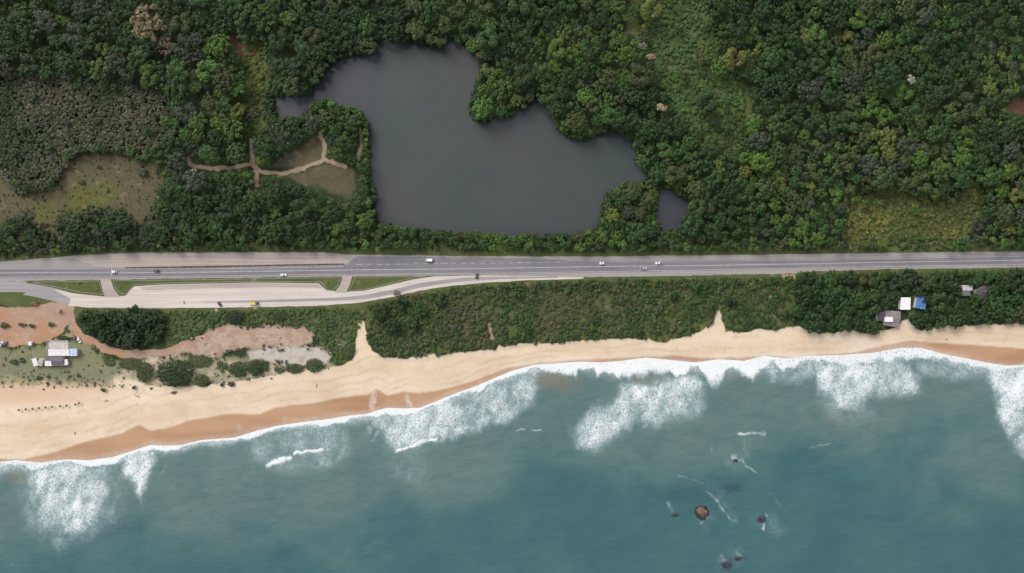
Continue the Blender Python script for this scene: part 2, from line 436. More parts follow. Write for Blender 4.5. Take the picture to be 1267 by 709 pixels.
A['sand'] = np.maximum(A['sand'], 0.44 * soft([(150,452),(200,436),(300,445),(410,448),(430,456),(380,466),(290,478),(180,482),(140,480)], 6) * (0.4 + 1.1 * fbm(px, py, 12, 81)))
A['sand'] = np.maximum(A['sand'] * np.where((px < 140) & (py < 492), 0.55 + 0.45 * sstep(466, 492, py + (fbm(px, py, 22, 82) - 0.5) * 30), 1), 0)
lim = sstep(-4.5, 3.5, sd(seaward(WET), px + (fbm(px, py, 25, 71) - 0.5) * 4, py + (fbm(px, py, 25, 72) - 0.5) * 4, 60))
A['wet'] = lim
verge = sstep(-16, -6, sd(ROADZONE, wx, wy, 40))
A['grass'] = np.maximum.reduce([verge, soft(VINE, 10), soft(T_MIDGREEN, 4), soft([(0,430),(50,425),(110,418),(128,440),(140,455),(125,466),(40,466),(0,460)], 8) * 0.7, soft(YSTRIP, 8), soft(T_THICK, 3) * 0.75])
A['yellow'] = np.maximum.reduce([soft(YELLOWC, 8) * 0.62, soft(YSTRIP, 8) * 0.85, sstep(34, 2, np.hypot(wx - 130, wy - 240)) * 0.72, sstep(30, 2, np.hypot(wx - 56, wy - 262)) * 0.78, sstep(40, 10, np.hypot(wx - 105, wy - 250)) * 0.8])
A['dry'] = np.maximum.reduce([soft(CLEARING, 6), soft(BARE1, 5), soft(BARE2, 6) * 0.8, sstep(30, 14, np.hypot((wx - 90), (wy - 285) * 1.5)) * 0.8, sstep(24, 12, np.hypot((wx - 26), (wy - 292) * 1.3)) * 0.7, soft(SPIT, 4), sstep(60, 20, np.hypot((wx - 765) * 0.9, (wy - 378) * 2.4)) * 0.5, sstep(60, 20, np.hypot((wx - 580) * 0.9, (wy - 400) * 1.8)) * 0.45])
A['scrub'] = np.maximum(soft(YARD, 10) * 0.7, soft([(120,445),(300,440),(410,445),(430,455),(380,460),(290,474),(180,476),(120,478)], 6) * 0.75)
A['red'] = np.maximum.reduce([soft(REDDIRT, 3), sstep(6.5, 3, ld(REDTRACK[:8], wx, wy)), soft(RED3, 3) * 0.8, sstep(4, 2, ld(TRACK4, px, py))])
A['maroon'] = np.maximum(soft(RED1, 6), soft(RED2, 4))
A['blush'] = np.maximum(sstep(150, 20, np.hypot((px - 20) * 0.8, (py - 478) * 4)), 0)
A['swash'] = np.maximum.reduce([sstep(6, 1.5, ld([(462,512),(461,500),(462,486)], sx, sy)) * 0.75, sstep(3.5, 1, ld([(511,508),(506,496),(503,490)], sx, sy)) * 0.7, sstep(4, 1, ld([(297,540),(296,528)], sx, sy)) * 0.3, sstep(3, 1, ld([(354,526),(352,518)], sx, sy)) * 0.35, sstep(9, 1, sd(seaward(COAST), wx, wy, 60) * -1) * 0.35])
A['pink'] = np.maximum(soft(PINK, 5, px + (wx - px) * 2.0, py + (wy - py) * 2.0) * 0.9, sstep(5, 2, ld(REDTRACK, wx, wy)) * 0.4)
A['pale'] = soft(PALE, 5, px + (wx - px) * 1.8, py + (wy - py) * 1.8) * 0.9
A['track'] = np.maximum.reduce([sstep(4.6, 0.4, ld(t, sx, sy)) * 0.95 for t in (TRACK, TRACK2, TRACK3, TRACK5)] + [sstep(3, 1, ld(t, sx, sy)) for t in ([(86,398),(88,414),(70,420)], [(268,381),(267,398)], [(317,380),(317,394)], [(605,400),(609,420)], [(952,366),(958,390)], [(188,440),(188,474)])])
cellc = lambda a: 0.25 * (a[:-1, :-1] + a[1:, :-1] + a[:-1, 1:] + a[1:, 1:])
dw = -sd(seaward(WET), px + (fbm(px, py, 40, 91) - 0.5) * 10, py + (fbm(px, py, 40, 92) - 0.5) * 10, 120)
A['tide'] = sum(sstep(2.6, 0.2, np.abs(dw - d0 - 5 * (fbm(px, py, 70, 93 + d0) - 0.5))) * sstep(0.38, 0.62, fbm(px, py, 35, 95 + d0)) for d0 in (7, 15, 26, 40))
is_beach = cellc(np.maximum(A['sand'], A['wet'])) > 0.5
o = grid_obj("ground", X, Y, Z, ~is_beach, M['ground'], A); tag(o, kind='structure')
o = grid_obj("beach", X, Y, Z, is_beach, M['ground'], A); tag(o, kind='structure')
lk = np.maximum(sd(LAKE, px, py, 40), sd(POND, px, py, 40))
for nm, poly in (("lake", LAKE), ("pond", POND)):
    e = sd(poly, px, py, 40)
    kp = cellc(e) > -7
    o = grid_obj(nm, X, Y, np.full_like(Z, 2.0), kp, M['lake'], {'shallow': np.maximum(sstep(9, -2, e + (fbm(px, py, 40, 5) - .5) * 14) * 0.8, np.maximum(sstep(60, 10, np.hypot((px - 365) * 0.8, py - 125)) * 0.8, sstep(480, 455, px) * 0.6)) if nm == "lake" else np.ones_like(Z)})
    tag(o, kind='structure')

# sea
gx2 = axis(-hw - 30, hw + 30, 0.6, 4500)
gy2 = axis(-hh - 30, -35.0, 0.6, 4500)
X, Y = np.meshgrid(gx2, gy2[gy2 < 20])
px, py = to_px(X, Y, 0.0)
dc = sd(seaward(COAST), px, py, 420)
wx = px + (fbm(px, py, 30, 5) - 0.5) * 14 + (fbm(px, py, 6, 8) - 0.5) * 7
wy = py + (fbm(px, py, 30, 15) - 0.5) * 14 + (fbm(px, py, 6, 18) - 0.5) * 7
F = np.zeros_like(px)
bw = np.interp(px, [0, 50, 75, 140, 230, 330, 450, 480, 560, 640, 690, 740, 800, 870, 930, 1000, 1060, 1120, 1180, 1240], [22, 18, 12, 12, 10, 10, 11, 14, 12, 14, 18, 20, 24, 22, 20, 18, 20, 20, 16, 16])
bden = np.interp(px, [0, 60, 100, 640, 690, 930, 980, 1267], [0.72, 0.85, 1.0, 1.0, 1.0, 1.0, 0.85, 0.85])
core_k = np.interp(px, [0, 60, 640, 680, 950, 1000, 1267], [0.5, 0.5, 0.55, 0.95, 0.95, 0.6, 0.6])
n1, n2 = fbm(px, py * 0.4, 24, 44), fbm(px, py * 0.4, 30, 46)
w1 = bw * core_k * np.clip(1.0 + 3.2 * (n1 - 0.5) + 1.2 * (fbm(px, py * 0.5, 9, 48) - 0.5), 0.3, 1.8)
F = np.maximum(F, sstep(w1 * 1.15, w1 * 0.45, dc + (wy - py) * 0.15) * bden)
F = np.maximum(F, 0.6 * sstep(bw * (0.6 + 2.0 * n2), 0, dc + (wx - px) * 0.4))
F = np.maximum(F, sstep(4, 2, dc + 1) * sstep(-3, 0, dc) * 0.9)
pn = fbm(px, py, 26, 101, 3); pf = fbm(px, py * 0.6, 9, 103, 3); pv = fbm(px + 0.35 * py + 16 * fbm(px, py, 26, 12), py * 0.34 + 8 * fbm(px, py, 20, 13), 8, 107, 3)
def patch(poly, den, soft_in=18, soft_out=8):
    global F
    e = sstep(-soft_out, soft_in, sd(poly, wx, wy, 30))
    F = np.maximum(F, np.clip(den * e * (-0.05 + 0.7 * pn + 0.45 * pf + 0.55 * pv) * 0.88, 0, 1))
def streak(line, w, den):
    global F
    k = (0.6 + 0.55 * pf) if den > 0.9 else (0.15 + 1.0 * pf)
    F = np.maximum(F, den * k * sstep(w * (0.5 + 1.5 * pn), 0, ld(line, px + (wx - px) * 0.6, py + (wy - py) * 0.6)))
patch([(22,586),(38,566),(100,562),(140,566),(144,600),(134,645),(112,664),(75,674),(42,655),(26,620)], 0.80, 22)
patch([(10,575),(145,562),(168,600),(150,655),(75,690),(25,655)], 0.42)
patch([(142,550),(196,545),(196,572),(184,592),(175,622),(166,598),(148,590)], 0.88, 10)
patch([(300,520),(440,505),(440,565),(405,588),(340,590),(298,560)], 0.46)
streak([(334,574),(340,570),(350,567),(358,565)], 6.5, 1.0)
streak([(364,561.5),(380,557.5),(397,556)], 4.5, 1.0)
patch([(448,500),(530,490),(600,470),(650,448),(672,450),(664,500),(635,520),(592,537),(520,556),(488,562),(468,540)], 0.72, 13)
patch([(600,470),(665,445),(668,482),(642,508),(604,522)], 0.80)
patch([(462,540),(535,545),(548,585),(522,610),(476,595)], 0.32)
streak([(490,557),(515,550),(540,544)], 3.6, 1.0)
patch([(762,474),(800,466),(850,458),(878,470),(876,505),(860,528),(840,525),(815,534),(782,526),(772,545),(737,566),(712,558),(701,530),(728,504),(758,488)], 0.82, 16)
patch([(705,525),(740,500),(792,485),(795,522),(762,550),(728,564)], 0.80)
patch([(995,435),(1050,430),(1110,435),(1142,460),(1142,490),(1104,494),(1078,497),(1066,520),(1040,514),(1008,490)], 0.80, 16)
patch([(1005,485),(1080,485),(1095,520),(1040,540),(1015,520)], 0.42)
patch([(1216,440),(1320,440),(1320,600),(1255,558),(1236,522),(1222,485)], 0.98, 14)
patch([(935,440),(1010,436),(1008,468),(985,478),(955,468)], 0.72, 12)
patch([(1130,440),(1225,445),(1225,470),(1180,475),(1135,462)], 0.5, 12)
for l, w, d in (([(868,633),(872,640)], 20, .3), ([(943,643),(955,640),(958,655)], 16, .3), ([(905,570),(915,575)], 16, .3), ([(895,697),(915,688)], 18, .3), ([(832,628),(838,636)], 14, .3), ([(880,600),(905,640)], 12, .25), ([(640,531),(650,531)], 2.2, .8), ([(660,532),(671,533)], 2, .6), ([(915,539),(930,537),(944,535)], 3, .8), ([(932,536),(945,537)], 3, .8), ([(921,545),(922,552)], 2, .4), ([(1000,555),(1012,551),(1028,549)], 2, .45), ([(876,609),(886,620),(893,628),(903,640)], 2.2, .65), ([(838,588),(850,593),(862,596),(878,604)], 2.2, .38), ([(917,569),(925,577),(938,585)], 2, .55), ([(903,640),(912,646)], 2.5, .35), ([(873,634),(876,640),(868,646)], 3, .55), ([(826,622),(832,634)], 5, .4), ([(945,638),(949,640)], 3, .8), ([(943,648),(944,656)], 2.5, .7), ([(960,635),(957,648)], 3, .3), ([(893,690),(895,695)], 3.5, .6), ([(913,686),(916,689)], 3.5, .6), ([(908,565),(912,569)], 4, .8), ([(897,565),(903,572)], 3, .4), ([(879,556),(880,560)], 2.5, .4), ([(950,610),(960,620),(972,635)], 4, .22), ([(920,555),(925,562)], 6, .25), ([(15,698),(22,700)], 2, .4)):
    streak(l, w, d)
F = np.maximum(F, 0.42 * sstep(75, 12, dc) * sstep(0.56, 0.78, pv) * sstep(0.42, 0.65, fbm(px, py, 70, 54)))
F = np.maximum(F, 0.14 * sstep(95, 20, dc) * sstep(0.45, 0.7, fbm(px, py, 60, 4)))
turbid = sstep(190, 10, dc) * 0.95 + 0.35 * sstep(0.5, 0.75, fbm(px, py * 1.6, 160, 12)) + 0.5 * sstep(70, 20, np.hypot((px - 560) * 0.6, py - 585)) + 0.45 * sstep(90, 30, np.hypot((px - 1190) * 0.7, py - 600)) + 0.3 * sstep(80, 30, np.hypot((px - 800) * 0.5, py - 560))
sandy = np.maximum.reduce([sstep(30, 2, np.hypot((wx - 682) * 0.6, (wy - 470) * 1.7)), sstep(28, 2, np.hypot((wx - 800) * 0.7, (wy - 468) * 2.0)) * 0.6, sstep(26, 8, np.hypot((wx - 905), (wy - 464) * 2.4)) * 0.45, sstep(24, 6, np.hypot((wx - 20), (wy - 587) * 2)) * 0.6, sstep(26, 8, np.hypot(wx - 1035, (wy - 517) * 1.6)) * 0.28])
reef = np.maximum.reduce([sstep(r, r * 0.3, np.hypot((wx - a) * kx, (wy - b))) * d for a, b, r, kx, d in ((906, 603, 12, .6, .8), (1015, 585, 7, .8, .5), (836, 636, 8, .7, .7), (897, 700, 13, .8, .9), (920, 690, 8, .8, .6), (868, 633, 12, 1, .6), (943, 643, 9, 1, .6), (905, 570, 9, .8, .5), (850, 607, 26, .7, .25), (955, 625, 26, .8, .2))])
F = F * (1 - 0.6 * np.clip(sandy, 0, 1))
damp = sstep(2, 40, dc)
Zs = 0.02 + damp * ((fbm(px * 0.5, py + 25 * fbm(px, py, 120, 2), 34, 77) - 0.5) * 1.2 + (fbm(px * 0.6, py, 9, 78) - 0.5) * 0.35)
Zs = Zs + damp * 0.5 * sstep(0.5, 1.0, F)
cellc2 = 0.25 * (dc[:-1, :-1] + dc[1:, :-1] + dc[:-1, 1:] + dc[1:, 1:])
o = grid_obj("sea", X, Y, Zs, cellc2 > -10, M['sea'], {'foam': F, 'turbid': turbid, 'sandy': sandy, 'reef': reef})
tag(o, kind='structure')

# ------------------------------------------------------------------ roads
def sheet(name, poly, z, material, thick=0.0):
    bm = bmesh.new()
    vs = [bm.verts.new(W(x, y, z)) for x, y in poly]
    es = [bm.edges.new((vs[i], vs[(i + 1) % len(vs)])) for i in range(len(vs))]
    bmesh.ops.triangle_fill(bm, edges=es, use_beauty=True)
    for f in bm.faces:
        f.normal_update()
        if f.normal.z < 0: f.normal_flip()
    me = bpy.data.meshes.new(name); bm.to_mesh(me); bm.free()
    me.materials.append(material)
    o = bpy.data.objects.new(name, me); C.objects.link(o)
    return tag(o, kind='structure')
def smooth_line(pts, n=8):
    p = [np.array(q, float) for q in pts]
    p = [2 * p[0] - p[1]] + p + [2 * p[-1] - p[-2]]
    out = []
    for i in range(1, len(p) - 2):
        for t in np.linspace(0, 1, n, endpoint=False):
            a, b, c, d = p[i - 1], p[i], p[i + 1], p[i + 2]
            out.append(tuple(0.5 * (2 * b + (c - a) * t + (2 * a - 5 * b + 4 * c - d) * t * t + (3 * b - a - 3 * c + d) * t ** 3)))
    out.append(tuple(p[-2]))
    return out
def offset_line(line, w):
    out = []
    for i, (x, y) in enumerate(line):
        a, b = line[max(0, i - 1)], line[min(len(line) - 1, i + 1)]
        dx, dy = b[0] - a[0], b[1] - a[1]
        L = math.hypot(dx, dy) or 1
        out.append((x - dy / L * w, y + dx / L * w))
    return out
def ragged(line, amp, sc=7, seed=1):
    x = np.array([p[0] for p in line]); y = np.array([p[1] for p in line])
    n = (fbm(x, y, sc, seed) - 0.5) * 2 * amp
    return [(a, b + c) for a, b, c in zip(x, y, n)]
Z0 = 3.5
HW_TOP = [(-300,331),(0,324),(60,319),(100,316),(150,313),(280,312),(400,312),(430,315),(600,317),(760,317),(900,315.5),(1000,314),(1267,311),(1600,307)]
HW_BOT = [(1600,329),(1267,331),(1100,333),(1000,336),(985,338),(850,341),(720,343),(640,342),(560,341),(436,342),(137,346),(0,348),(-300,355)]
def dense(pts, step=4):
    out = []
    for a, b in zip(pts[:-1], pts[1:]):
        n = max(1, int(math.hypot(b[0] - a[0], b[1] - a[1]) / step))
        out += [(a[0] + (b[0] - a[0]) * i / n, a[1] + (b[1] - a[1]) * i / n) for i in range(n)]
    return out + [pts[-1]]
sheet("road_shoulder", ragged(dense(HW_TOP), 0.9, 9, 2) + ragged(dense(HW_BOT), 0.9, 9, 4), Z0 + 0.04, M['shoulder'])
sheet("pullout", ragged(dense([(92,319.5),(150,314.2),(280,313),(398,313)]), 0.7, 8, 6) + [(420,318),(433,323.5),(428,326)] + dense([(390,326),(260,328.5),(155,330.3)]) + [(120,330)], Z0 + 0.06, M['pullout'])
sheet("highway", dense([(-300,338),(0,331.5),(140,331.5),(160,332.5),(300,331),(428,328.5),(441,317),(600,319),(700,321.5),(800,322.5),(1000,320.5),(1267,316),(1600,312)]) + dense([(1600,324),(1267,328),(1000,332.5),(800,336),(640,338.5),(430,340.5),(140,344),(0,344.5),(-300,351)]), Z0 + 0.08, M['asphalt'])
sheet("side_road", smooth_line([(-300,353),(0,348),(35,350.5),(70,357),(96,365)]) + [(112,380)] + smooth_line([(85,377.5),(60,371),(30,365),(0,361.5),(-300,370)]), Z0 + 0.055, M['ramp'])
FR_TOP = [(66,358),(95,363.5),(130,367),(155,366),(160,360),(166,354.5),(200,352),(320,349.5),(394,350.5),(404,359.5),(430,361),(452,359.5),(480,353),(510,346),(537,341.8),(600,341),(650,341.5),(722,342.8)]
FR_BOT = [(722,344.6),(650,347),(600,350),(560,353.5),(520,359.5),(480,368.5),(440,375),(400,378),(330,379.8),(270,381),(160,381.3),(110,380.5),(84,378.5),(88,370)]
sheet("frontage_road", dense(FR_TOP) + ragged(dense(FR_BOT), 0.7, 8, 3), Z0 + 0.07, M['frontage'])
sheet("frontage_lane", smooth_line([(250,373.5),(330,371),(430,367.2),(480,359.5),(520,350.5),(560,345),(600,342.6),(690,342)]) + smooth_line([(690,343.5),(640,344.8),(600,346.6),(560,349.6),(520,356),(480,365),(440,370.8),(330,373.8),(250,374.2)]), Z0 + 0.09, M['ramp'])
sheet("parking_bay", ragged(dense([(172,356),(200,352.4),(320,350),(393,351)]), 0.3, 8, 3) + [(399,356)] + ragged(dense([(330,355.5),(250,357),(180,359)]), 1.0, 10, 5), Z0 + 0.088, M['pullout'])
sheet("crossover", smooth_line([(124,345.5),(126,355),(130,368)], 5) + smooth_line([(149,368),(141,357),(137,345.5)], 5), Z0 + 0.1, M['pullout'])
sheet("crossover", smooth_line([(424,341),(421,352),(414,362)], 5) + smooth_line([(428,362.5),(433,352),(436,341)], 5), Z0 + 0.1, M['pullout'])
sheet("ditch", dense([(154,330.6),(250,329),(350,327.2),(424,326)]) + dense([(428,327.8),(350,329.2),(250,331.4),(165,332.6),(154,332.4)]), Z0 + 0.1, M['ditch'])

def ribbon(name, line, w, z, material, dash=None):
    bm = bmesh.new()
    L = dense(smooth_line(line, 4), 3)
    a, b = offset_line(L, -w / 2 / S), offset_line(L, w / 2 / S)
    s = 0.0
    for i in range(len(L) - 1):
        seg = math.dist(L[i], L[i + 1]) * S
        on = dash is None or (s % (dash[0] + dash[1])) < dash[0]
        s += seg
        if on:
            bm.faces.new([bm.verts.new(W(*p, z)) for p in (b[i], b[i + 1], a[i + 1], a[i])])
    bmesh.ops.remove_doubles(bm, verts=bm.verts, dist=0.01)
    for f in bm.faces:
        f.normal_update()
        if f.normal.z < 0: f.normal_flip()
    me = bpy.data.meshes.new(name); bm.to_mesh(me); bm.free(); me.materials.append(material)
    o = bpy.data.objects.new(name, me); C.objects.link(o)
    return tag(o, kind='structure')
ribbon("road_marking", [(-300,344),(0,337.7),(140,337.7),(300,336),(430,334),(600,332.2),(760,329.6),(900,328),(1000,326.3),(1267,321.8),(1600,318)], 0.45, Z0 + 0.11, M['paint'])
ribbon("road_marking", [(440,327.5),(530,326.2),(600,325.6),(700,324.2)], 0.3, Z0 + 0.11, M['paint'], (4, 3))
ribbon("road_marking", [(-300,339.5),(0,332.6),(140,332.6),(300,332.2),(425,329.8)], 0.3, Z0 + 0.11, M['paint'])
ribbon("road_marking", [(700,322.6),(800,323.6),(1000,321.6),(1267,317),(1600,313)], 0.3, Z0 + 0.11, M['paint'])
ribbon("road_marking", [(-300,349.5),(0,343.2),(140,342.8),(430,339.4),(640,337.5),(800,335),(1000,331.6),(1267,327),(1600,323)], 0.3, Z0 + 0.11, M['paint'])
ribbon("road_marking", [(138,326.5),(138,340.5)], 0.5, Z0 + 0.13, M['paint'])
# low concrete kerbs round the grass islands
bm = bmesh.new()
for loop in ([(40,349.3),(122,347.6),(125,356),(128,364.5),(100,361.5),(70,355)], [(140,347.6),(280,345.6),(421,343.5),(418,353),(411,360),(405,358.5),(397,349),(320,348),(200,350.4),(164,353),(157,364),(149,363),(143,356)], [(439,343.3),(528,341.8),(505,345),(478,351.6),(452,358),(432,359.8),(436,351)]):
    L = dense(loop + [loop[0]], 4)
    a, b = offset_line(L, -0.25), offset_line(L, 0.25)
    for i in range(len(L) - 1):
        q = [W(*p, Z0 + 0.15) for p in (b[i], b[i + 1], a[i + 1], a[i])]
        g = [(x, y, Z0 - 0.1) for x, y, _ in q]
        t = [bm.verts.new(v) for v in q + g]
        bm.faces.new(t[:4])
        for k in range(4): bm.faces.new((t[k], t[k + 4], t[(k + 1) % 4 + 4], t[(k + 1) % 4]))
bmesh.ops.recalc_face_normals(bm, faces=bm.faces)
me = bpy.data.meshes.new("kerb"); bm.to_mesh(me); bm.free(); me.materials.append(M['kerb'])
tag(C.objects.link(bpy.data.objects.new("kerb", me)) or bpy.data.objects["kerb"], kind='structure')

# ------------------------------------------------------------------ foliage
def crown_template(seed, n_leaf, n_clump, leaf, flat=0.62, spread=0.72, cr=(0.22, 0.4)):
    r = np.random.RandomState(seed)
    th = r.rand(n_clump) * 2 * np.pi
    rad = np.sqrt(r.rand(n_clump)) * spread
    cz = flat * np.sqrt(np.clip(1 - (rad / 1.02) ** 2, 0, 1)) * (0.75 + 0.35 * r.rand(n_clump))
    cc = np.stack([rad * np.cos(th), rad * np.sin(th), cz], -1)
    crs = cr[0] + (cr[1] - cr[0]) * r.rand(n_clump)
    k = r.choice(n_clump, n_leaf, p=crs ** 2 / (crs ** 2).sum())
    d = r.randn(n_leaf, 3); d[:, 2] = np.abs(d[:, 2]) * 0.9 - 0.25 * r.rand(n_leaf)
    d /= np.linalg.norm(d, axis=1, keepdims=True)
    P = cc[k] + d * (crs[k] * (0.7 + 0.35 * r.rand(n_leaf)))[:, None] * np.array([1, 1, 0.75])
    nrm = d * 0.95 + r.randn(n_leaf, 3) * 0.32 + np.array([0, 0, 0.5])
    nrm /= np.linalg.norm(nrm, axis=1, keepdims=True)
    t = np.cross(nrm, r.randn(n_leaf, 3)); t /= np.linalg.norm(t, axis=1, keepdims=True)
    b = np.cross(nrm, t)
    sz = leaf * (0.6 + 0.8 * r.rand(n_leaf))[:, None]
    asp = (0.55 + 0.35 * r.rand(n_leaf))[:, None]
    V = np.stack([P - t * sz, P - b * sz * asp - nrm * sz * 0.2, P + t * sz, P + b * sz * asp - nrm * sz * 0.2], 1)   # a folded leaf spray
    lv = (0.74 + 0.52 * r.rand(n_clump))[k] * (0.80 + 0.40 * r.rand(n_leaf))
    return V.astype(np.float32), np.repeat(lv[:, None], 4, 1).astype(np.float32)
TPL = {
    'L': [crown_template(10 + i, 1200, n, 0.07, cr=(0.75 / n ** 0.5, 1.45 / n ** 0.5), spread=0.8 if n > 20 else 0.7, flat=0.5 + 0.06 * i) for i, n in enumerate((16, 30, 48, 75, 38))],
    'M': [crown_template(30 + i, 580, n, 0.10, cr=(0.72 / n ** 0.5, 1.4 / n ** 0.5), spread=0.76 if n > 12 else 0.66, flat=0.5 + 0.06 * i) for i, n in enumerate((9, 15, 24, 40, 20))],
    'S': [crown_template(50 + i, 230, 8 + i, 0.155, cr=(0.22, 0.42), spread=0.68) for i in range(5)],
    'B': [crown_template(70 + i, 70, 4 + i, 0.26, cr=(0.35, 0.55), spread=0.55) for i in range(5)],
    'D': [crown_template(110 + i, 3000, 300, 0.045, cr=(0.07, 0.11), spread=0.9, flat=0.8) for i in range(2)],
    'C': [crown_template(130 + i, 120, 7 + i, 0.19, cr=(0.28, 0.5), spread=0.62) for i in range(5)],
    'H': [crown_template(90 + i, 1500, 60, 0.06, cr=(0.10, 0.18), spread=0.9, flat=0.5) for i in range(2)],
}
def leaf_mesh(name, V, lv=None, tint=None, material=None):
    n = len(V)
    me = bpy.data.meshes.new(name)
    me.vertices.add(n * 4); me.vertices.foreach_set("co", V.reshape(-1).astype(np.float32))
    me.loops.add(n * 4); me.loops.foreach_set("vertex_index", np.arange(n * 4, dtype=np.int32))
    me.polygons.add(n); me.polygons.foreach_set("loop_start", np.arange(0, n * 4, 4, dtype=np.int32))
    me.update(calc_edges=True)
    if lv is not None:
        a = me.attributes.new("leafage", 'FLOAT', 'POINT'); a.data.foreach_set("value", lv.reshape(-1).astype(np.float32))
    if tint is not None:
        a = me.attributes.new("tint", 'FLOAT_COLOR', 'POINT'); a.data.foreach_set("color", tint.reshape(-1).astype(np.float32))
    me.materials.append(material)
    return me
TPM = {k: [leaf_mesh("crown", V, lv, None, M['leaf']) for V, lv in v] for k, v in TPL.items()}

class Mass:
    """many plants that nobody could count, joined into one object"""
    def __init__(s): s.V, s.T = [], []
    def add(s, key, i, x, y, z, rx, ry, rz, col, rot):
        V, lv = TPL[key][i % len(TPL[key])]
        c, sn = math.cos(rot), math.sin(rot)
        Q = np.empty_like(V)
        Q[..., 0] = (V[..., 0] * c - V[..., 1] * sn) * rx + x
        Q[..., 1] = (V[..., 0] * sn + V[..., 1] * c) * ry + y
        Q[..., 2] = V[..., 2] * rz + z
        t = np.ones(lv.shape + (4,), np.float32)
        for k in range(3): t[..., k] = lv * col[k]
        s.V.append(Q); s.T.append(t)
    def build(s, name):
        me = leaf_mesh(name, np.concatenate(s.V), None, np.concatenate(s.T), M['leafmass'])
        o = bpy.data.objects.new(name, me); C.objects.link(o)
        return tag(o, kind='stuff')

PAL = {   # leaf colours as they are, before light
    'dark green': (0.022, 0.046, 0.0145), 'mid green': (0.031, 0.064, 0.0165), 'olive green': (0.047, 0.064, 0.021),
    'grey green': (0.041, 0.054, 0.031), 'lime green': (0.056, 0.104, 0.019), 'yellow green': (0.086, 0.106, 0.024),
}
EXCL = [(LAKE, -2.0), (POND, -1.5), (CLEARING, -1), (REED, -9), (BARE1, 2), (BARE2, 2), (REDDIRT, 2), (PINK, 1), (PALE, 1), (YSTRIP, 0), (SPIT, 0), (RED1, -2), (RED2, 1), (RED3, 1), (seaward(SANDTOP), -1.5), (YARD, 2)] + [(h, 0.5) for h in HOUSES]
def blocked(x, y, r):
    """how far plants reach into places that the photograph shows open"""
    x = np.atleast_1d(np.asarray(x, float)); y = np.atleast_1d(np.asarray(y, float)); r = np.atleast_1d(np.asarray(r, float))
    bad = np.zeros(x.shape, bool)
    for poly, m in EXCL:
        bad |= sd(poly, x, y, 40) > -(r * 0.8 + m)
    for t, w in ((TRACK, 4), (TRACK2, 3), (TRACK3, 2.5), (TRACK4, 2), (TRACK5, 3)):
        bad |= ld(t, x, y, 60) < w + r * 0.75
    bad |= ld(REDTRACK, x, y, 60) < 5 + r * 0.8
    bad |= sd(ROADZONE, x, y, 40) > -(r * np.where((y > 325) & (x > 985), 0.5, 0.85))
    return bad
def ground_at(px_, py_):
    return land_height(np.atleast_1d(np.float32(px_)), np.atleast_1d(np.float32(py_)))

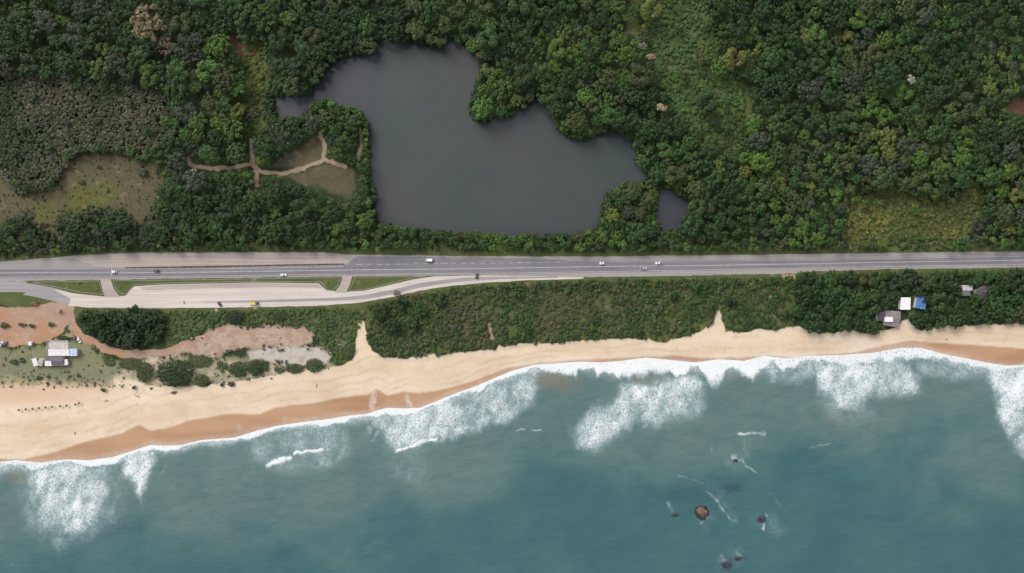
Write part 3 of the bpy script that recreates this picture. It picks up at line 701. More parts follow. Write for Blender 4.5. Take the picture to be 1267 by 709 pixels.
# every tree: place, radius (pixels), look
trees = []
SPECIAL = [(178, 24, 24, ''), (203, 55, 12, ''), (819, 133, 5, ''), (806, 71, 5, ''), (795, 57, 5, ''), (1127, 99, 5, '')]
def near(x, y, r, k=0.72):
    for a in trees + SPECIAL:
        d = (a[0] - x) ** 2 + (a[1] - y) ** 2
        if d < ((a[2] + r) * k) ** 2: return True
    return False
named = [   # crowns that stand out in the photograph
    (893,80,14,'lime green'), (765,8,11,'lime green'), (935,150,11,'lime green'), (725,86,12,'mid green'), (751,125,12,'lime green'), (752,97,16,'olive green'), (790,92,17,'olive green'), (714,150,15,'olive green'), (598,132,15,'lime green'), (621,110,14,'lime green'), (1049,45,9,'yellow green'), (1000,43,10,'yellow green'), (1137,60,9,'lime green'), (1226,110,10,'yellow green'), (1102,70,10,'mid green'), (1155,88,12,'mid green'), (1097,92,22,'dark green'), (1055,100,15,'grey green'), (958,70,16,'mid green'), (975,12,11,'mid green'), (1072,140,9,'lime green'), (1177,132,9,'yellow green'), (1010,16,9,'lime green'), (276,130,11,'mid green'), (245,168,9,'lime green'), (205,150,8,'lime green'), (125,60,11,'lime green'), (268,32,13,'mid green'), (355,22,11,'lime green'), (385,42,13,'olive green'), (455,55,12,'olive green'), (360,105,15,'olive green'), (405,145,14,'olive green'), (432,150,14,'mid green'), (385,150,11,'grey green'), (345,165,14,'grey green'), (515,35,14,'olive green'), (550,30,12,'olive green'), (590,22,12,'mid green'), (770,245,13,'mid green'), (779,262,10,'grey green'), (758,266,10,'yellow green'), (800,250,11,'olive green'), (745,290,7,'lime green'), (905,195,13,'mid green'), (822,185,12,'lime green'), (965,190,15,'mid green'), (1013,295,10,'lime green'), (410,265,14,'dark green'), (440,250,12,'mid green'), (370,258,15,'dark green'), (340,240,14,'dark green'), (285,240,14,'dark green'), (250,250,13,'dark green'), (220,235,12,'mid green'), (395,285,12,'dark green'), (310,275,14,'dark green'), (265,285,12,'mid green'), (220,275,13,'dark green'), (430,280,11,'mid green'), (150,276,11,'dark green'), (120,288,9,'grey green'),
    (150,400,15,'dark green'), (118,395,13,'dark green'), (178,395,15,'dark green'), (130,415,12,'dark green'), (160,420,13,'dark green'), (190,412,13,'dark green'), (105,388,8,'mid green'), (168,381,6,'dark green'),
    (1010,400,15,'dark green'), (1045,398,14,'dark green'), (1082,405,11,'dark green'), (1138,398,10,'dark green'), (1187,395,13,'dark green'), (1235,380,15,'mid green'), (1000,365,16,'dark green'), (1035,365,15,'dark green'), (1065,370,13,'mid green'), (1030,345,11,'mid green'), (1075,346,12,'olive green'), (1110,352,11,'dark green'), (1150,348,12,'olive green'), (1165,375,14,'mid green'), (1180,352,9,'dark green'), (1245,350,13,'dark green'), (1215,392,11,'dark green'), (1262,388,11,'olive green'), (992,342,8,'mid green'), (40,120,5.5,'olive green'), (95,104,6,'mid green'), (120,150,5,'olive green'), (60,182,6,'mid green'), (160,128,5,'mid green'), (182,160,6,'dark green'), (25,158,5,'olive green'), (142,108,6,'dark green'), (82,150,5,'grey green'), (15,190,6,'mid green'), (640,366,6,'mid green'), (702,360,5,'lime green'), (835,366,7,'dark green'), (862,354,6,'mid green'), (905,372,7,'dark green'), (930,354,6,'lime green'), (790,408,5.5,'mid green'), (733,406,5,'lime green'), (880,378,5,'mid green'), (960,372,6,'mid green'), (655,408,5,'dark green'), (970,390,6,'dark green'), (1206,349,8,'dark green'), (1229,360,9,'mid green'), (1207,371,8,'mid green'), (1184,359,8,'dark green'), (1222,373,8,'dark green'), (1151,372,8,'dark green'), (1139,361,8,'mid green'), (1109,366,8,'dark green'), (1083,384,8,'mid green'), (1129,390,6,'olive green'), (1165,398,9,'mid green'), (1258,368,10,'mid green'),
    (470,385,12,'dark green'), (497,377,10,'dark green'), (520,385,10,'mid green'), (485,404,12,'dark green'), (510,402,9,'dark green'), (545,372,9,'dark green'),
]
for x, y, r, c in named: trees.append((x, y, r, c))
def in_forest(x, y):
    return (y < 308) | (sd(T_DUNE, x, y, 40) > 2) | (sd(T_EAST, x, y, 40) > 1)
for rlo, rhi, n, k in ((12, 17, 2600, 0.70), (9, 12, 5000, 0.66), (6.5, 9, 9000, 0.66), (4.2, 6.5, 14000, 0.70)):
    xs = rng.uniform(-70, 1340, n); ys = rng.uniform(-60, 412, n); rs = rng.uniform(rlo, rhi, n)
    big = fbm(xs, ys, 130, 61)
    ok = in_forest(xs, ys) & ~blocked(xs, ys, rs) & ((rs < 9) | (big > 0.42))
    ok &= ~((sd(VINE, xs, ys, 40) > -5) & (rng.rand(n) < 0.97)) & ~((sd(YELLOWC, xs, ys, 40) > -4) & ((rng.rand(n) < 0.95) | (rs > 6)))
    ok &= ~((ys > 290) & (ys < 312) & (rs > 8))
    ok &= ~((xs < 215) & (ys > 262) & (ys < 312) & (rng.rand(n) < 0.6))
    for x, y, r in zip(xs[ok], ys[ok], rs[ok]):
        if near(x, y, r, k): continue
        v = fbm(x, y, 55, 90, 2) + rng.uniform(-0.22, 0.22)
        right, dune = x > 940, y > 330
        if dune: c = 'dark green' if v < 0.62 else 'mid green'
        elif x < 330 and y > 225: c = 'dark green' if v < 0.6 else 'mid green'
        elif v < 0.40: c = 'dark green'
        elif v < 0.52: c = 'mid green'
        elif v < 0.62: c = 'grey green' if x < 250 or (right and rng.rand() < 0.6) else 'mid green'
        elif v < 0.68: c = 'olive green'
        elif v < 0.84: c = 'lime green'
        else: c = 'yellow green' if rng.rand() < 0.5 else 'olive green'
        trees.append((x, y, r, c))
inview = [(x, y, r) for x, y, r, c in trees if -2 < x < 1269 and -2 < y < 711]
cut = sorted((t[2] for t in inview), reverse=True)[299] if len(inview) > 300 else 0
print("trees", len(trees), "in view", len(inview), "cut", cut)

LM = [((340,130), "lake's narrow left arm"), ((392,85), "upper left bay of the lake"), ((560,50), "lake's topmost inlet"), ((590,150), "notch in the lake"), ((690,150), "lake's upper right bay"), ((795,205), "right tip of the lake"), ((830,258), "small dark pond"), ((180,27), "big tan crown"), ((1130,270), "yellow-green grass clearing"), ((1255,130), "red earth at the right edge"), ((300,58), "red earth by the yellow-green strip"), ((110,235), "brown grass clearing"), ((316,208), "dirt track junction"), ((893,80), "round bright lime crown"), ((845,45), "open vine-covered glade"), ((1128,98), "bleached treetop"), ((820,133), "cream flowering crown"), ((420,225), "bare brown patch by the lake"), ((150,405), "left-hand dune grove"), ((1120,375), "white roof among the trees"), ((1140,374), "blue roof among the trees"), ((1212,362), "dark roof among the right-hand trees"), ((985,340), "red verge patch below the highway"), ((447,400), "sandy path to the beach"), ((70,437), "white-roofed compound"), ((560,300), "lake's lower bank"), ((1010,20), "yellow crowns at the top edge"), ((700,20), "top edge of the photo, centre"), ((1200,20), "top right corner of the photo"), ((40,20), "top left corner of the photo"), ((480,20), "top edge above the lake"), ((1000,180), "middle of the right forest"), ((1260,240), "right edge beside the grass clearing"), ((950,280), "verge right of the pond"), ((80,300), "highway verge at the far left"), ((350,275), "dark grove between track and highway"), ((1125,170), "forest above the grass clearing")]
ORD = ["nearest", "second nearest", "third nearest", "fourth nearest", "fifth nearest", "sixth nearest", "seventh nearest", "eighth nearest", "ninth nearest", "tenth nearest"]
SECT = ["right of", "upper right of", "above", "upper left of", "left of", "lower left of", "below", "lower right of"]
def place_words(items):
    """items: (x, y, look, noun) -> one label each that singles the thing out by look, side and nearness to a landmark"""
    cells, out = {}, [None] * len(items)
    for i, (x, y, look, noun) in enumerate(items):
        ds = [math.hypot(x - a, y - b) for (a, b), _ in LM]
        order = sorted(range(len(LM)), key=lambda k: ds[k])
        k = order[0] if ds[order[0]] > 6 else order[1]
        a, b = LM[k][0]
        s = int(((math.degrees(math.atan2(b - y, x - a)) + 22.5) % 360) // 45)
        cells.setdefault((k, s, look, noun), []).append((ds[k], i))
    for (k, s, look, noun), v in cells.items():
        v.sort()
        for n, (d, i) in enumerate(v):
            out[i] = f"{look} {noun}, {ORD[n] + ' ' if len(v) > 1 else ''}{SECT[s]} the {LM[k][1]}"
    return out

def trunk_mesh():
    bm = bmesh.new()
    def tube(p0, p1, r0, r1, n=7):
        d = (Vector(p1) - Vector(p0)); q = d.to_track_quat('Z', 'Y')
        rings = []
        for p, r in ((p0, r0), (p1, r1)):
            rings.append([bm.verts.new(Vector(p) + q @ Vector((math.cos(a) * r, math.sin(a) * r, 0))) for a in np.linspace(0, 2 * np.pi, n, endpoint=False)])
        for i in range(n): bm.faces.new((rings[0][i], rings[0][(i + 1) % n], rings[1][(i + 1) % n], rings[1][i]))
    tube((0, 0, -0.03), (0.01, 0, 0.35), 0.045, 0.034); tube((0.01, 0, 0.35), (0.0, 0.01, 0.8), 0.034, 0.02)
    for k in range(6):
        a = k * 1.05 + 0.3
        z0 = 0.5 + 0.05 * k
        tube((0, 0, z0), (math.cos(a) * 0.25, math.sin(a) * 0.25, z0 + 0.2), 0.017, 0.007, 5)
    me = bpy.data.meshes.new("trunk"); bm.to_mesh(me); bm.free(); me.materials.append(M['bark'])
    return me
TRUNK = trunk_mesh()
def jit(c, amt=0.16):
    f = 1 + rng.uniform(-amt, amt)
    return tuple(max(0.005, v * f * (1 + rng.uniform(-0.08, 0.08))) for v in c)

def plant(name, label, cat, group, x, y, rx, ry, h, key, i, col, flat=1.0, trunk=True):
    """one tree or bush: an Empty at its foot with crown and trunk"""
    zb = float(ground_at(x, y)[0])
    cx_, cy_, _ = W(x, y, zb + h * 0.85)
    root = bpy.data.objects.new(name, None); root.empty_display_size = 0.5
    root.location = (cx_, cy_, zb)
    C.objects.link(root); tag(root, label, cat, group)
    R = max(rx, ry) * S
    cz = R * 0.95 * flat
    cr = bpy.data.objects.new("crown", TPM[key][i % len(TPM[key])])
    cr.parent = root; ex = rng.uniform(0.88, 1.14) if abs(rx - ry) < 0.1 else 1.0
    cr.scale = (rx * S * 1.03 * ex, ry * S * 1.03 / ex, cz)
    cr.location = (0, 0, max(h - cz * 0.85, 0.05)); cr.rotation_euler = (0, 0, rng.uniform(0, 6.28) if abs(rx - ry) < 1 else 0)
    cr.color = (*col, 1); C.objects.link(cr)
    if trunk:
        t = bpy.data.objects.new("trunk", TRUNK)
        t.parent = root; t.scale = (h * 0.9 * (0.6 if R < 4 else 1), h * 0.9 * (0.6 if R < 4 else 1), h * 0.95); C.objects.link(t)
    return root

forest = Mass()
singles, labels_in = [], []
trees.sort(key=lambda t: -t[2])
n_single = 0
for x, y, r, c in trees:
    key = 'L' if r > 9 else ('M' if r > 6 else 'S')
    low = y > 330
    h = (4 + r * S * (0.9 if low else 1.15)) * rng.uniform(0.9, 1.12) * (0.7 if low else 1)
    col = jit(PAL[c], 0.11)
    if 0 < x < 1267 and 0 < y < 709 and n_single < 296:
        n_single += 1
        singles.append((x, y, r, c, key, h, col))
        size = "broad " if r > 12.5 else ("" if r > 10 else "small ")
        labels_in.append((x, y, size + c, "tree"))
    else:
        zb = float(ground_at(x, y)[0])
        wx_, wy_, _ = W(x, y, zb + h * 0.85)
        R = r * S
        forest.add(key, rng.randint(9), wx_, wy_, zb + max(h - R * 0.8, 0.1), R * 1.03, R * 1.03, R * 0.95 * rng.uniform(0.8, 1.2), col, rng.uniform(0, 6.28))
for (x, y, r, c, key, h, col), lb in zip(singles, place_words(labels_in)):
    plant("broadleaf_tree", lb, "tree", "broadleaf trees of the forest and dune groves", x, y, r, r, h, key, rng.randint(9), col, rng.uniform(0.85, 1.15))
forest.build("forest")

# crowns with a look of their own
plant("flowering_tree", "huge tan brown blossoming crown standing out of the forest, top left", "tree", None, 178, 24, 21, 24, 19, 'H', 0, (0.19, 0.155, 0.085))
plant("flowering_tree", "faded brown crown lower right of the huge tan one", "tree", None, 203, 55, 12, 13, 11, 'L', 2, (0.11, 0.09, 0.06))
plant("flowering_tree", "small cream flowering crown above the right tip of the lake", "tree", None, 819, 133, 6.5, 6.5, 14, 'M', 1, (0.30, 0.26, 0.16))
plant("flowering_tree", "small pinkish cream crown, lower of the pair beside the vine-covered glade", "tree", None, 806, 71, 5.5, 5.5, 13, 'M', 2, (0.27, 0.21, 0.16))
plant("flowering_tree", "small grey cream crown, upper of the pair beside the vine-covered glade", "tree", None, 795, 57, 6.5, 4.5, 12, 'M', 3, (0.20, 0.18, 0.13))
plant("bleached_tree", "single bleached whitish treetop in the dark right-hand forest", "tree", None, 1127, 99, 5.5, 6, 14, 'M', 4, (0.30, 0.30, 0.22))
plant("bare_tree", "leafless grey brown tree on the frontage road verge", "tree", None, 491, 362, 6, 5, 5, 'S', 1, (0.20, 0.15, 0.12))

# undergrowth between and below the trees, thicket, scrub and ground cover: nobody could count these
under = Mass()
def scatter(mass, n, xr, yr, cond, r0, r1, hfun, cols, key='B', zf=0.9, amt=0.2):
    xs = rng.uniform(*xr, n); ys = rng.uniform(*yr, n); rs = rng.uniform(r0, r1, n)
    ok = cond(xs, ys, rs)
    xs, ys, rs = xs[ok], ys[ok], rs[ok]
    zb = land_height(xs.astype(np.float32), ys.astype(np.float32))
    nz = fbm(xs, ys, 40, 27, 3)
    for x, y, r, z, q in zip(xs, ys, rs, zb, nz):
        h = hfun(r)
        u = np.clip((q - 0.32) / 0.36 + rng.uniform(-0.25, 0.25), 0, 0.999)
        col = jit(cols[int(u * len(cols))], amt)
        a, b, _ = W(x, y, z + h)
        R = r * S
        mass.add(key, rng.randint(9), a, b, z + max(h - R * zf * 0.5, 0), R, R * rng.uniform(0.8, 1.2), R * zf, col, rng.uniform(0, 6.28))
P = PAL
scatter(under, 9000, (-70, 1340), (-60, 312), lambda x, y, r: ~blocked(x, y, r * 0.5) & (sd(VINE, x, y, 40) < -3) & (sd(YELLOWC, x, y, 40) < 0), 2.2, 4.5, lambda r: rng.uniform(3.0, 8.5), [P['dark green'], P['mid green'], P['grey green'], P['mid green'], P['olive green'], P['mid green'], P['lime green']])
scatter(under, 500, (985, 1340), (330, 415), lambda x, y, r: (sd(T_EAST, x, y, 40) > 1) & ~blocked(x, y, r * 0.5), 2.5, 4.5, lambda r: rng.uniform(1, 4), [P['dark green'], (0.03, 0.05, 0.022), P['mid green']])
scatter(under, 300, (85, 210), (380, 432), lambda x, y, r: (sd(T_DUNE, x, y, 40) > 1) & ~blocked(x, y, r * 0.5), 2.5, 4.5, lambda r: rng.uniform(1, 4), [P['dark green'], P['mid green']])
lk_edge = lambda x, y: np.maximum(sd(LAKE, x, y, 40), sd(POND, x, y, 40))
scatter(under, 26000, (325, 870), (35, 305), lambda x, y, r: (lk_edge(x, y) > -9) & (lk_edge(x, y) < 1.2) & (ld(TRACK5, x, y) > 3), 1.3, 3.2, lambda r: rng.uniform(0.6, 3.0), [P['dark green'], P['mid green'], P['olive green'], P['mid green'], P['lime green']])
scatter(under, 160, (755, 812), (222, 285), lambda x, y, r: (x > 750) & (lk_edge(x, y) < 0), 1.5, 3, lambda r: rng.uniform(1, 3), [(0.10, 0.075, 0.03), (0.09, 0.085, 0.03), P['yellow green']])
under.build("undergrowth")
reed = Mass()
scatter(reed, 11000, (-70, 222), (75, 245), lambda x, y, r: (sd(REED, x + (fbm(x, y, 24, 3) - .5) * 26, y + (fbm(x, y, 24, 4) - .5) * 26, 40) > -1), 1.6, 2.9, lambda r: rng.uniform(2.6, 3.8), [(0.042, 0.060, 0.024), (0.075, 0.088, 0.042), (0.062, 0.070, 0.040), (0.092, 0.100, 0.050), (0.050, 0.064, 0.028), (0.10, 0.098, 0.058)], amt=0.28)
reed.build("thicket")
scrub = Mass()
def in_thick(x, y, r):
    a = x + (fbm(x, y, 10, 3) - .5) * 8; b = y + (fbm(x, y, 10, 4) - .5) * 8
    bare = (np.hypot((x - 765) * 0.9, (y - 378) * 2.4) < 38) | (np.hypot((x - 600) * 0.8, (y - 400) * 1.6) < 36)
    gap = fbm(x, y, 20, 131, 3)
    return ((gap > 0.40) | (rng.rand(len(x)) < 0.3)) & (sd(T_THICK, a, b, 40) > 0.5) & (sd(ROADZONE, x, y, 40) < -(r + 0.5)) & ~(bare & (rng.rand(len(x)) < 0.6)) & (ld([(605,398),(609,420)], x, y) > 2.5)
scatter(scrub, 6000, (440, 990), (340, 448), in_thick, 1.6, 4.2, lambda r: rng.uniform(0.6, 1.4), [(0.082, 0.092, 0.038), (0.064, 0.082, 0.029), (0.050, 0.078, 0.024), (0.042, 0.074, 0.021), (0.048, 0.086, 0.022), (0.036, 0.064, 0.020), P['mid green']], key='C', zf=0.7, amt=0.14)
scatter(scrub, 1500, (444, 990), (340, 440), lambda x, y, r: in_thick(x, y, r) & (fbm(x, y, 24, 151, 3) + 0.18 * (y < 362) + 0.12 * ((x < 560) & (y > 405)) > 0.58), 1.5, 3.6, lambda r: rng.uniform(0.9, 1.7), [(0.072, 0.105, 0.028), (0.088, 0.108, 0.034), (0.062, 0.100, 0.025), (0.098, 0.105, 0.045)], key='C', zf=0.7)
dry_spot = lambda x, y: np.maximum.reduce([1 - np.hypot((x - 578) / 46, (y - 402) / 26), 1 - np.hypot((x - 765) / 50, (y - 379) / 15), 1 - np.hypot((x - 660) / 26, (y - 375) / 12)]) + (fbm(x, y, 14, 19) - 0.5) * 1.1
scatter(scrub, 1500, (500, 840), (350, 440), lambda x, y, r: in_thick(x, y, r) & (dry_spot(x, y) > 0.1), 1.5, 3.2, lambda r: rng.uniform(0.9, 1.7), [(0.085, 0.074, 0.052), (0.070, 0.068, 0.044), (0.10, 0.088, 0.062), (0.062, 0.070, 0.036)], key='C', zf=0.7)
scatter(scrub, 900, (440, 620), (385, 448), lambda x, y, r: in_thick(x, y, r) & (y > 395), 1.4, 3.0, lambda r: rng.uniform(0.4, 1.2), [(0.085, 0.09, 0.045), P['olive green'], (0.095, 0.095, 0.055)], zf=0.5)
scrub.build("dune_scrub")
grass = Mass()
def low_ok(poly, m=0): return lambda x, y, r: (sd(poly, x, y, 40) > m) & ~blocked(x, y, r * 0.2)
scatter(grass, 1900, (790, 920), (-60, 175), lambda x, y, r: (sd(VINE + [(800,-60)][:0], x, y, 40) > -4) | ((y < 0) & (x > 800) & (x < 850)), 2.0, 5.0, lambda r: rng.uniform(0.6, 2.0), [(0.048, 0.090, 0.022), (0.058, 0.100, 0.025), (0.046, 0.080, 0.022), (0.052, 0.096, 0.024)], zf=0.45)
scatter(grass, 1100, (1040, 1230), (225, 308), lambda x, y, r: sd(YELLOWC, x, y, 40) > -5, 1.5, 4.0, lambda r: rng.uniform(0.3, 1.2), [(0.075, 0.09, 0.027), (0.10, 0.114, 0.028), (0.118, 0.128, 0.03), (0.132, 0.136, 0.034), (0.105, 0.126, 0.03)], zf=0.4)
scatter(grass, 330, (295, 340), (45, 175), lambda x, y, r: sd(YSTRIP, x, y, 40) > -4, 1.5, 4.0, lambda r: rng.uniform(0.3, 1.5), [P['olive green'], P['lime green'], P['yellow green']], zf=0.5)
verge_ok = lambda x, y, r: (sd(ROADZONE, x, y, 40) < -(r * 0.7)) & (sd(ROADZONE, x, y, 40) > -16)
scatter(grass, 5200, (-70, 1340), (288, 362), lambda x, y, r: verge_ok(x, y, r) & ((y < 324) | (x > 444)) & (sd(LAKE, x, y, 40) < -r), 1.4, 3.4, lambda r: rng.uniform(0.3, 2.2), [P['mid green'], (0.05, 0.085, 0.025), P['olive green'], (0.09, 0.09, 0.05), P['lime green'], P['mid green']])
scatter(grass, 2000, (200, 460), (378, 450), lambda x, y, r: (sd(T_MIDGREEN, x, y, 40) > 1) & ~blocked(x, y, r * 0.3), 1.4, 3.2, lambda r: rng.uniform(0.3, 1.0), [(0.050, 0.088, 0.022), (0.062, 0.102, 0.027), (0.044, 0.078, 0.02), (0.06, 0.085, 0.028), (0.055, 0.100, 0.023)], zf=0.5, amt=0.14)
scatter(grass, 420, (0, 440), (425, 482), lambda x, y, r: (np.maximum(sd(YARD, x, y, 40), -2 + sd([(120,445),(300,440),(410,445),(430,455),(380,462),(290,476),(180,478),(120,478)], x, y, 40)) > -2) & (sd(PALE, x, y, 40) < 0) & (sd(PINK, x, y, 40) < 0) & (sd([(38,416),(101,416),(101,456),(38,456)], x, y, 40) < 0), 0.8, 1.9, lambda r: rng.uniform(0.2, 0.6), [(0.14, 0.145, 0.08), (0.10, 0.12, 0.055), (0.17, 0.165, 0.10), (0.09, 0.105, 0.045)])
scatter(grass, 500, (0, 205), (185, 300), lambda x, y, r: (sd(CLEARING, x, y, 40) > 1), 0.6, 1.6, lambda r: rng.uniform(0.15, 0.5), [(0.10, 0.085, 0.05), (0.11, 0.10, 0.04), P['olive green']])
scatter(grass, 900, (0, 215), (255, 314), lambda x, y, r: (sd(CLEARING, x, y, 40) < -2) & (sd(ROADZONE, x, y, 40) < -r), 1.6, 4.2, lambda r: rng.uniform(0.5, 2.5), [(0.075, 0.075, 0.05), (0.05, 0.075, 0.03), P['mid green'], P['dark green'], (0.085, 0.085, 0.055)])
scatter(grass, 700, (0, 215), (185, 300), lambda x, y, r: (np.abs(sd(CLEARING, x, y, 40)) < 6) & (sd(REED, x, y, 40) < 2), 0.9, 2.4, lambda r: rng.uniform(0.3, 1.2), [P['mid green'], (0.07, 0.08, 0.03), (0.085, 0.09, 0.04), P['olive green']])
scatter(grass, 700, (200, 420), (395, 456), lambda x, y, r: (np.minimum(np.abs(sd(PINK, x, y, 40)), np.abs(sd(PALE, x, y, 40))) < 4) & (fbm(x, y, 12, 161) > 0.45), 0.7, 2.2, lambda r: rng.uniform(0.2, 0.9), [P['mid green'], (0.07, 0.085, 0.03), (0.085, 0.09, 0.045)])
scatter(grass, 420, (36, 530), (340, 366), lambda x, y, r: (np.maximum.reduce([sd([(46,350),(120,348.5),(124,358),(126,363),(100,360),(72,354)], x, y, 40), sd([(145,349),(280,347),(418,345),(415,352),(410,358),(405,356),(398,347),(200,349),(162,352),(156,361),(148,360)], x, y, 40), sd([(442,344.5),(515,343),(480,349.5),(450,356.5),(436,358)], x, y, 40)]) > 0.6), 0.5, 1.0, lambda r: 0.15, [(0.075, 0.085, 0.03), (0.10, 0.105, 0.04), (0.06, 0.08, 0.028)])
grass.build("grass")

# bushes that stand alone
BUSH = [ # x, y, rx, ry, height, colour, look
 (215,462,25,17,5.5,(0.019,0.038,0.0115),"largest round dark green"), (178,461,11.5,13,3,(0.046,0.064,0.020),"rounded olive"), (249,471,9.5,8,2.2,(0.055,0.08,0.025),"low olive green"), (246,447,17,8,1.8,(0.06,0.082,0.03),"long low grey green"), (160,450,15,8,1.6,(0.062,0.08,0.032),"long low grey green"), (134,447,8,7,1.4,(0.06,0.085,0.03),"low grey green"), (294,457,13,10,2.6,(0.035,0.06,0.02),"dense dark green"), (315,455,10,11,2.8,(0.032,0.056,0.02),"dense dark green"), (274,453,6,9,1.6,(0.05,0.075,0.03),"upright green"), (325,453,8,8,2.0,(0.036,0.06,0.022),"dense dark green"), (345,458,6,5,1.3,(0.05,0.07,0.028),"small green"), (364,456,12,6.5,1.5,(0.045,0.068,0.026),"long low green"), (388,452,11,9,2.0,(0.05,0.075,0.026),"dense green"), (343,447,3,3,1,(0.05,0.06,0.035),"tiny grey"),
 (275,476,3.5,3.2,1.6,(0.045,0.05,0.035),"tiny dark"), (286,475,6,3.6,1.7,(0.04,0.05,0.03),"small dark double"), (127,482,3.6,3.4,2.2,(0.035,0.035,0.03),"tiny dark round"), (166,480,3.6,3.4,2.2,(0.035,0.04,0.035),"tiny dark round"), (215,486,4,2.6,0.8,(0.12,0.085,0.05),"tiny brown dry"), (187,481,2.4,1.8,0.6,(0.12,0.09,0.06),"tiny brown dry"), (48,468,4,3.4,1.4,(0.04,0.06,0.026),"small dark green"), (59,467,3,3,1.3,(0.045,0.06,0.03),"small dark green"), (58,475,2.8,2.6,1.1,(0.045,0.065,0.03),"tiny green"), (74,473,3.2,2.6,0.9,(0.12,0.085,0.05),"tiny brown dry"), (86,466,2.8,2.6,1,(0.05,0.07,0.03),"tiny green"), (97,465,3,3,1.1,(0.05,0.075,0.03),"tiny green"),
 (122,207,3.6,3.2,1.5,(0.04,0.045,0.025),"small dark"), (101,225,5,4,1.8,(0.04,0.055,0.025),"small dark green"), (176,214,7,7,2.6,(0.042,0.06,0.026),"round dark green"), (132,236,2.8,2.6,1.2,(0.045,0.06,0.025),"tiny dark green"), (53,247,2.6,2.4,1.2,(0.045,0.055,0.025),"tiny dark green"), (25,268,8,8,2.4,(0.05,0.065,0.035),"round grey green"),
 (5,402,7,5,2,(0.06,0.07,0.03),"low olive"), (27,402,5,3.2,1.6,(0.05,0.055,0.028),"small dark"), (39,403,5,3,1.6,(0.055,0.055,0.03),"small dark"), (63,401,5.5,4,1.6,(0.07,0.08,0.035),"small olive"), (43,376,6,4,1.2,(0.13,0.085,0.045),"small rusty"), (17,448,5,5,2,(0.045,0.065,0.026),"small green"), (27,446,4.5,4.5,1.8,(0.045,0.065,0.026),"small green"), (118,432,4,4,1.4,(0.05,0.07,0.03),"small green"), (76,418,9,3.5,1.8,(0.035,0.055,0.02),"long dark green"),
 (290,392,13,8,2.8,(0.026,0.034,0.02),"long blackish"), (262,397,7,5,1.8,(0.035,0.06,0.02),"small dark green"), (345,391,10,6,2,(0.04,0.06,0.025),"low dark green"), (422,425,7,5,1.6,(0.16,0.15,0.10),"small pale flowering"), (408,400,9,7,2,(0.035,0.062,0.02),"rounded dark green"), (430,434,10,8,1.8,(0.06,0.085,0.03),"wide green"),
]
LM += [((60,504), "row of beach posts"), ((214,461), "largest round dune bush"), ((360,440), "pale gravel patch"), ((290,392), "long blackish bush"), ((20,403), "red earth lot"), ((130,450), "dirt track bend behind the beach"), ((330,455), "dark bushes above the beach"), ((110,470), "thin grass at the top of the beach")]
lbs = place_words([(b[0], b[1], b[6], "bush") for b in BUSH])
for (x, y, rx, ry, h, col, look), lb in zip(BUSH, lbs):
    key = 'D' if rx > 9 else ('M' if rx > 7 else ('S' if rx > 4 else 'B'))
    if rx > 20: lb = "largest round dark green bush on the dune, sand all around its lower side"
    bush = plant("bush", lb, "bush", "single bushes on the dune and the clearings", x, y, rx, ry, h, key, rng.randint(9), col, min(1.0, h / (max(rx, ry) * S * 0.95)), trunk=False)
    st = bpy.data.objects.new("stem", TRUNK); st.parent = bush; st.scale = (h * 0.6, h * 0.6, h * 0.6); C.objects.link(st)


# ------------------------------------------------------------------ mesh kit for built things
class MB:
    def __init__(s): s.bm = bmesh.new()
    def box(s, x0, x1, y0, y1, z0, z1, bev=0.0):
        r = bmesh.ops.create_cube(s.bm, size=1)
        for v in r['verts']:
            v.co = ((x0 + x1) / 2 + v.co.x * (x1 - x0), (y0 + y1) / 2 + v.co.y * (y1 - y0), (z0 + z1) / 2 + v.co.z * (z1 - z0))
        if bev:
            es = list({e for v in r['verts'] for e in v.link_edges})
            bmesh.ops.bevel(s.bm, geom=es, offset=bev, segments=2, affect='EDGES', profile=0.6)
        return s
    def prism(s, prof, y0, y1):
        """outline in (x, z), drawn out along y"""
        a = [s.bm.verts.new((x, y0, z)) for x, z in prof]; b = [s.bm.verts.new((x, y1, z)) for x, z in prof]
        n = len(prof)
        s.bm.faces.new(a); s.bm.faces.new(b[::-1])
        for i in range(n): s.bm.faces.new((a[i], b[i], b[(i + 1) % n], a[(i + 1) % n]))
        return s
    def cyl(s, p0, p1, r0, r1=None, n=12):
        r1 = r0 if r1 is None else r1
        d = Vector(p1) - Vector(p0); q = d.to_track_quat('Z', 'Y')
        R = [[s.bm.verts.new(Vector(p) + q @ Vector((math.cos(a) * r, math.sin(a) * r, 0))) for a in np.linspace(0, 2 * np.pi, n, endpoint=False)] for p, r in ((p0, r0), (p1, r1))]
        for i in range(n): s.bm.faces.new((R[0][i], R[0][(i + 1) % n], R[1][(i + 1) % n], R[1][i]))
        s.bm.faces.new(R[0][::-1]); s.bm.faces.new(R[1])
        return s
    def sheet(s, fn, nx, ny, thick):
        """wavy sheet: fn(u, v) -> point; given a real thickness"""
        g = [[s.bm.verts.new(fn(i / nx, j / ny)) for i in range(nx + 1)] for j in range(ny + 1)]
        fs = [s.bm.faces.new((g[j][i], g[j][i + 1], g[j + 1][i + 1], g[j + 1][i])) for j in range(ny) for i in range(nx)]
        r = bmesh.ops.extrude_face_region(s.bm, geom=fs)
        for v in r['geom']:
            if isinstance(v, bmesh.types.BMVert): v.co.z -= thick
        return s
    def bevel(s, w, seg=2):
        bmesh.ops.bevel(s.bm, geom=list(s.bm.edges), offset=w, segments=seg, affect='EDGES', profile=0.6)
        return s
    def build(s, name, material, parent=None, smooth=False):
        bmesh.ops.recalc_face_normals(s.bm, faces=s.bm.faces)
        me = bpy.data.meshes.new(name); s.bm.to_mesh(me); s.bm.free(); me.materials.append(material)
        if smooth:
            for p in me.polygons: p.use_smooth = True
        o = bpy.data.objects.new(name, me); C.objects.link(o)
        if parent: o.parent = parent
        return o
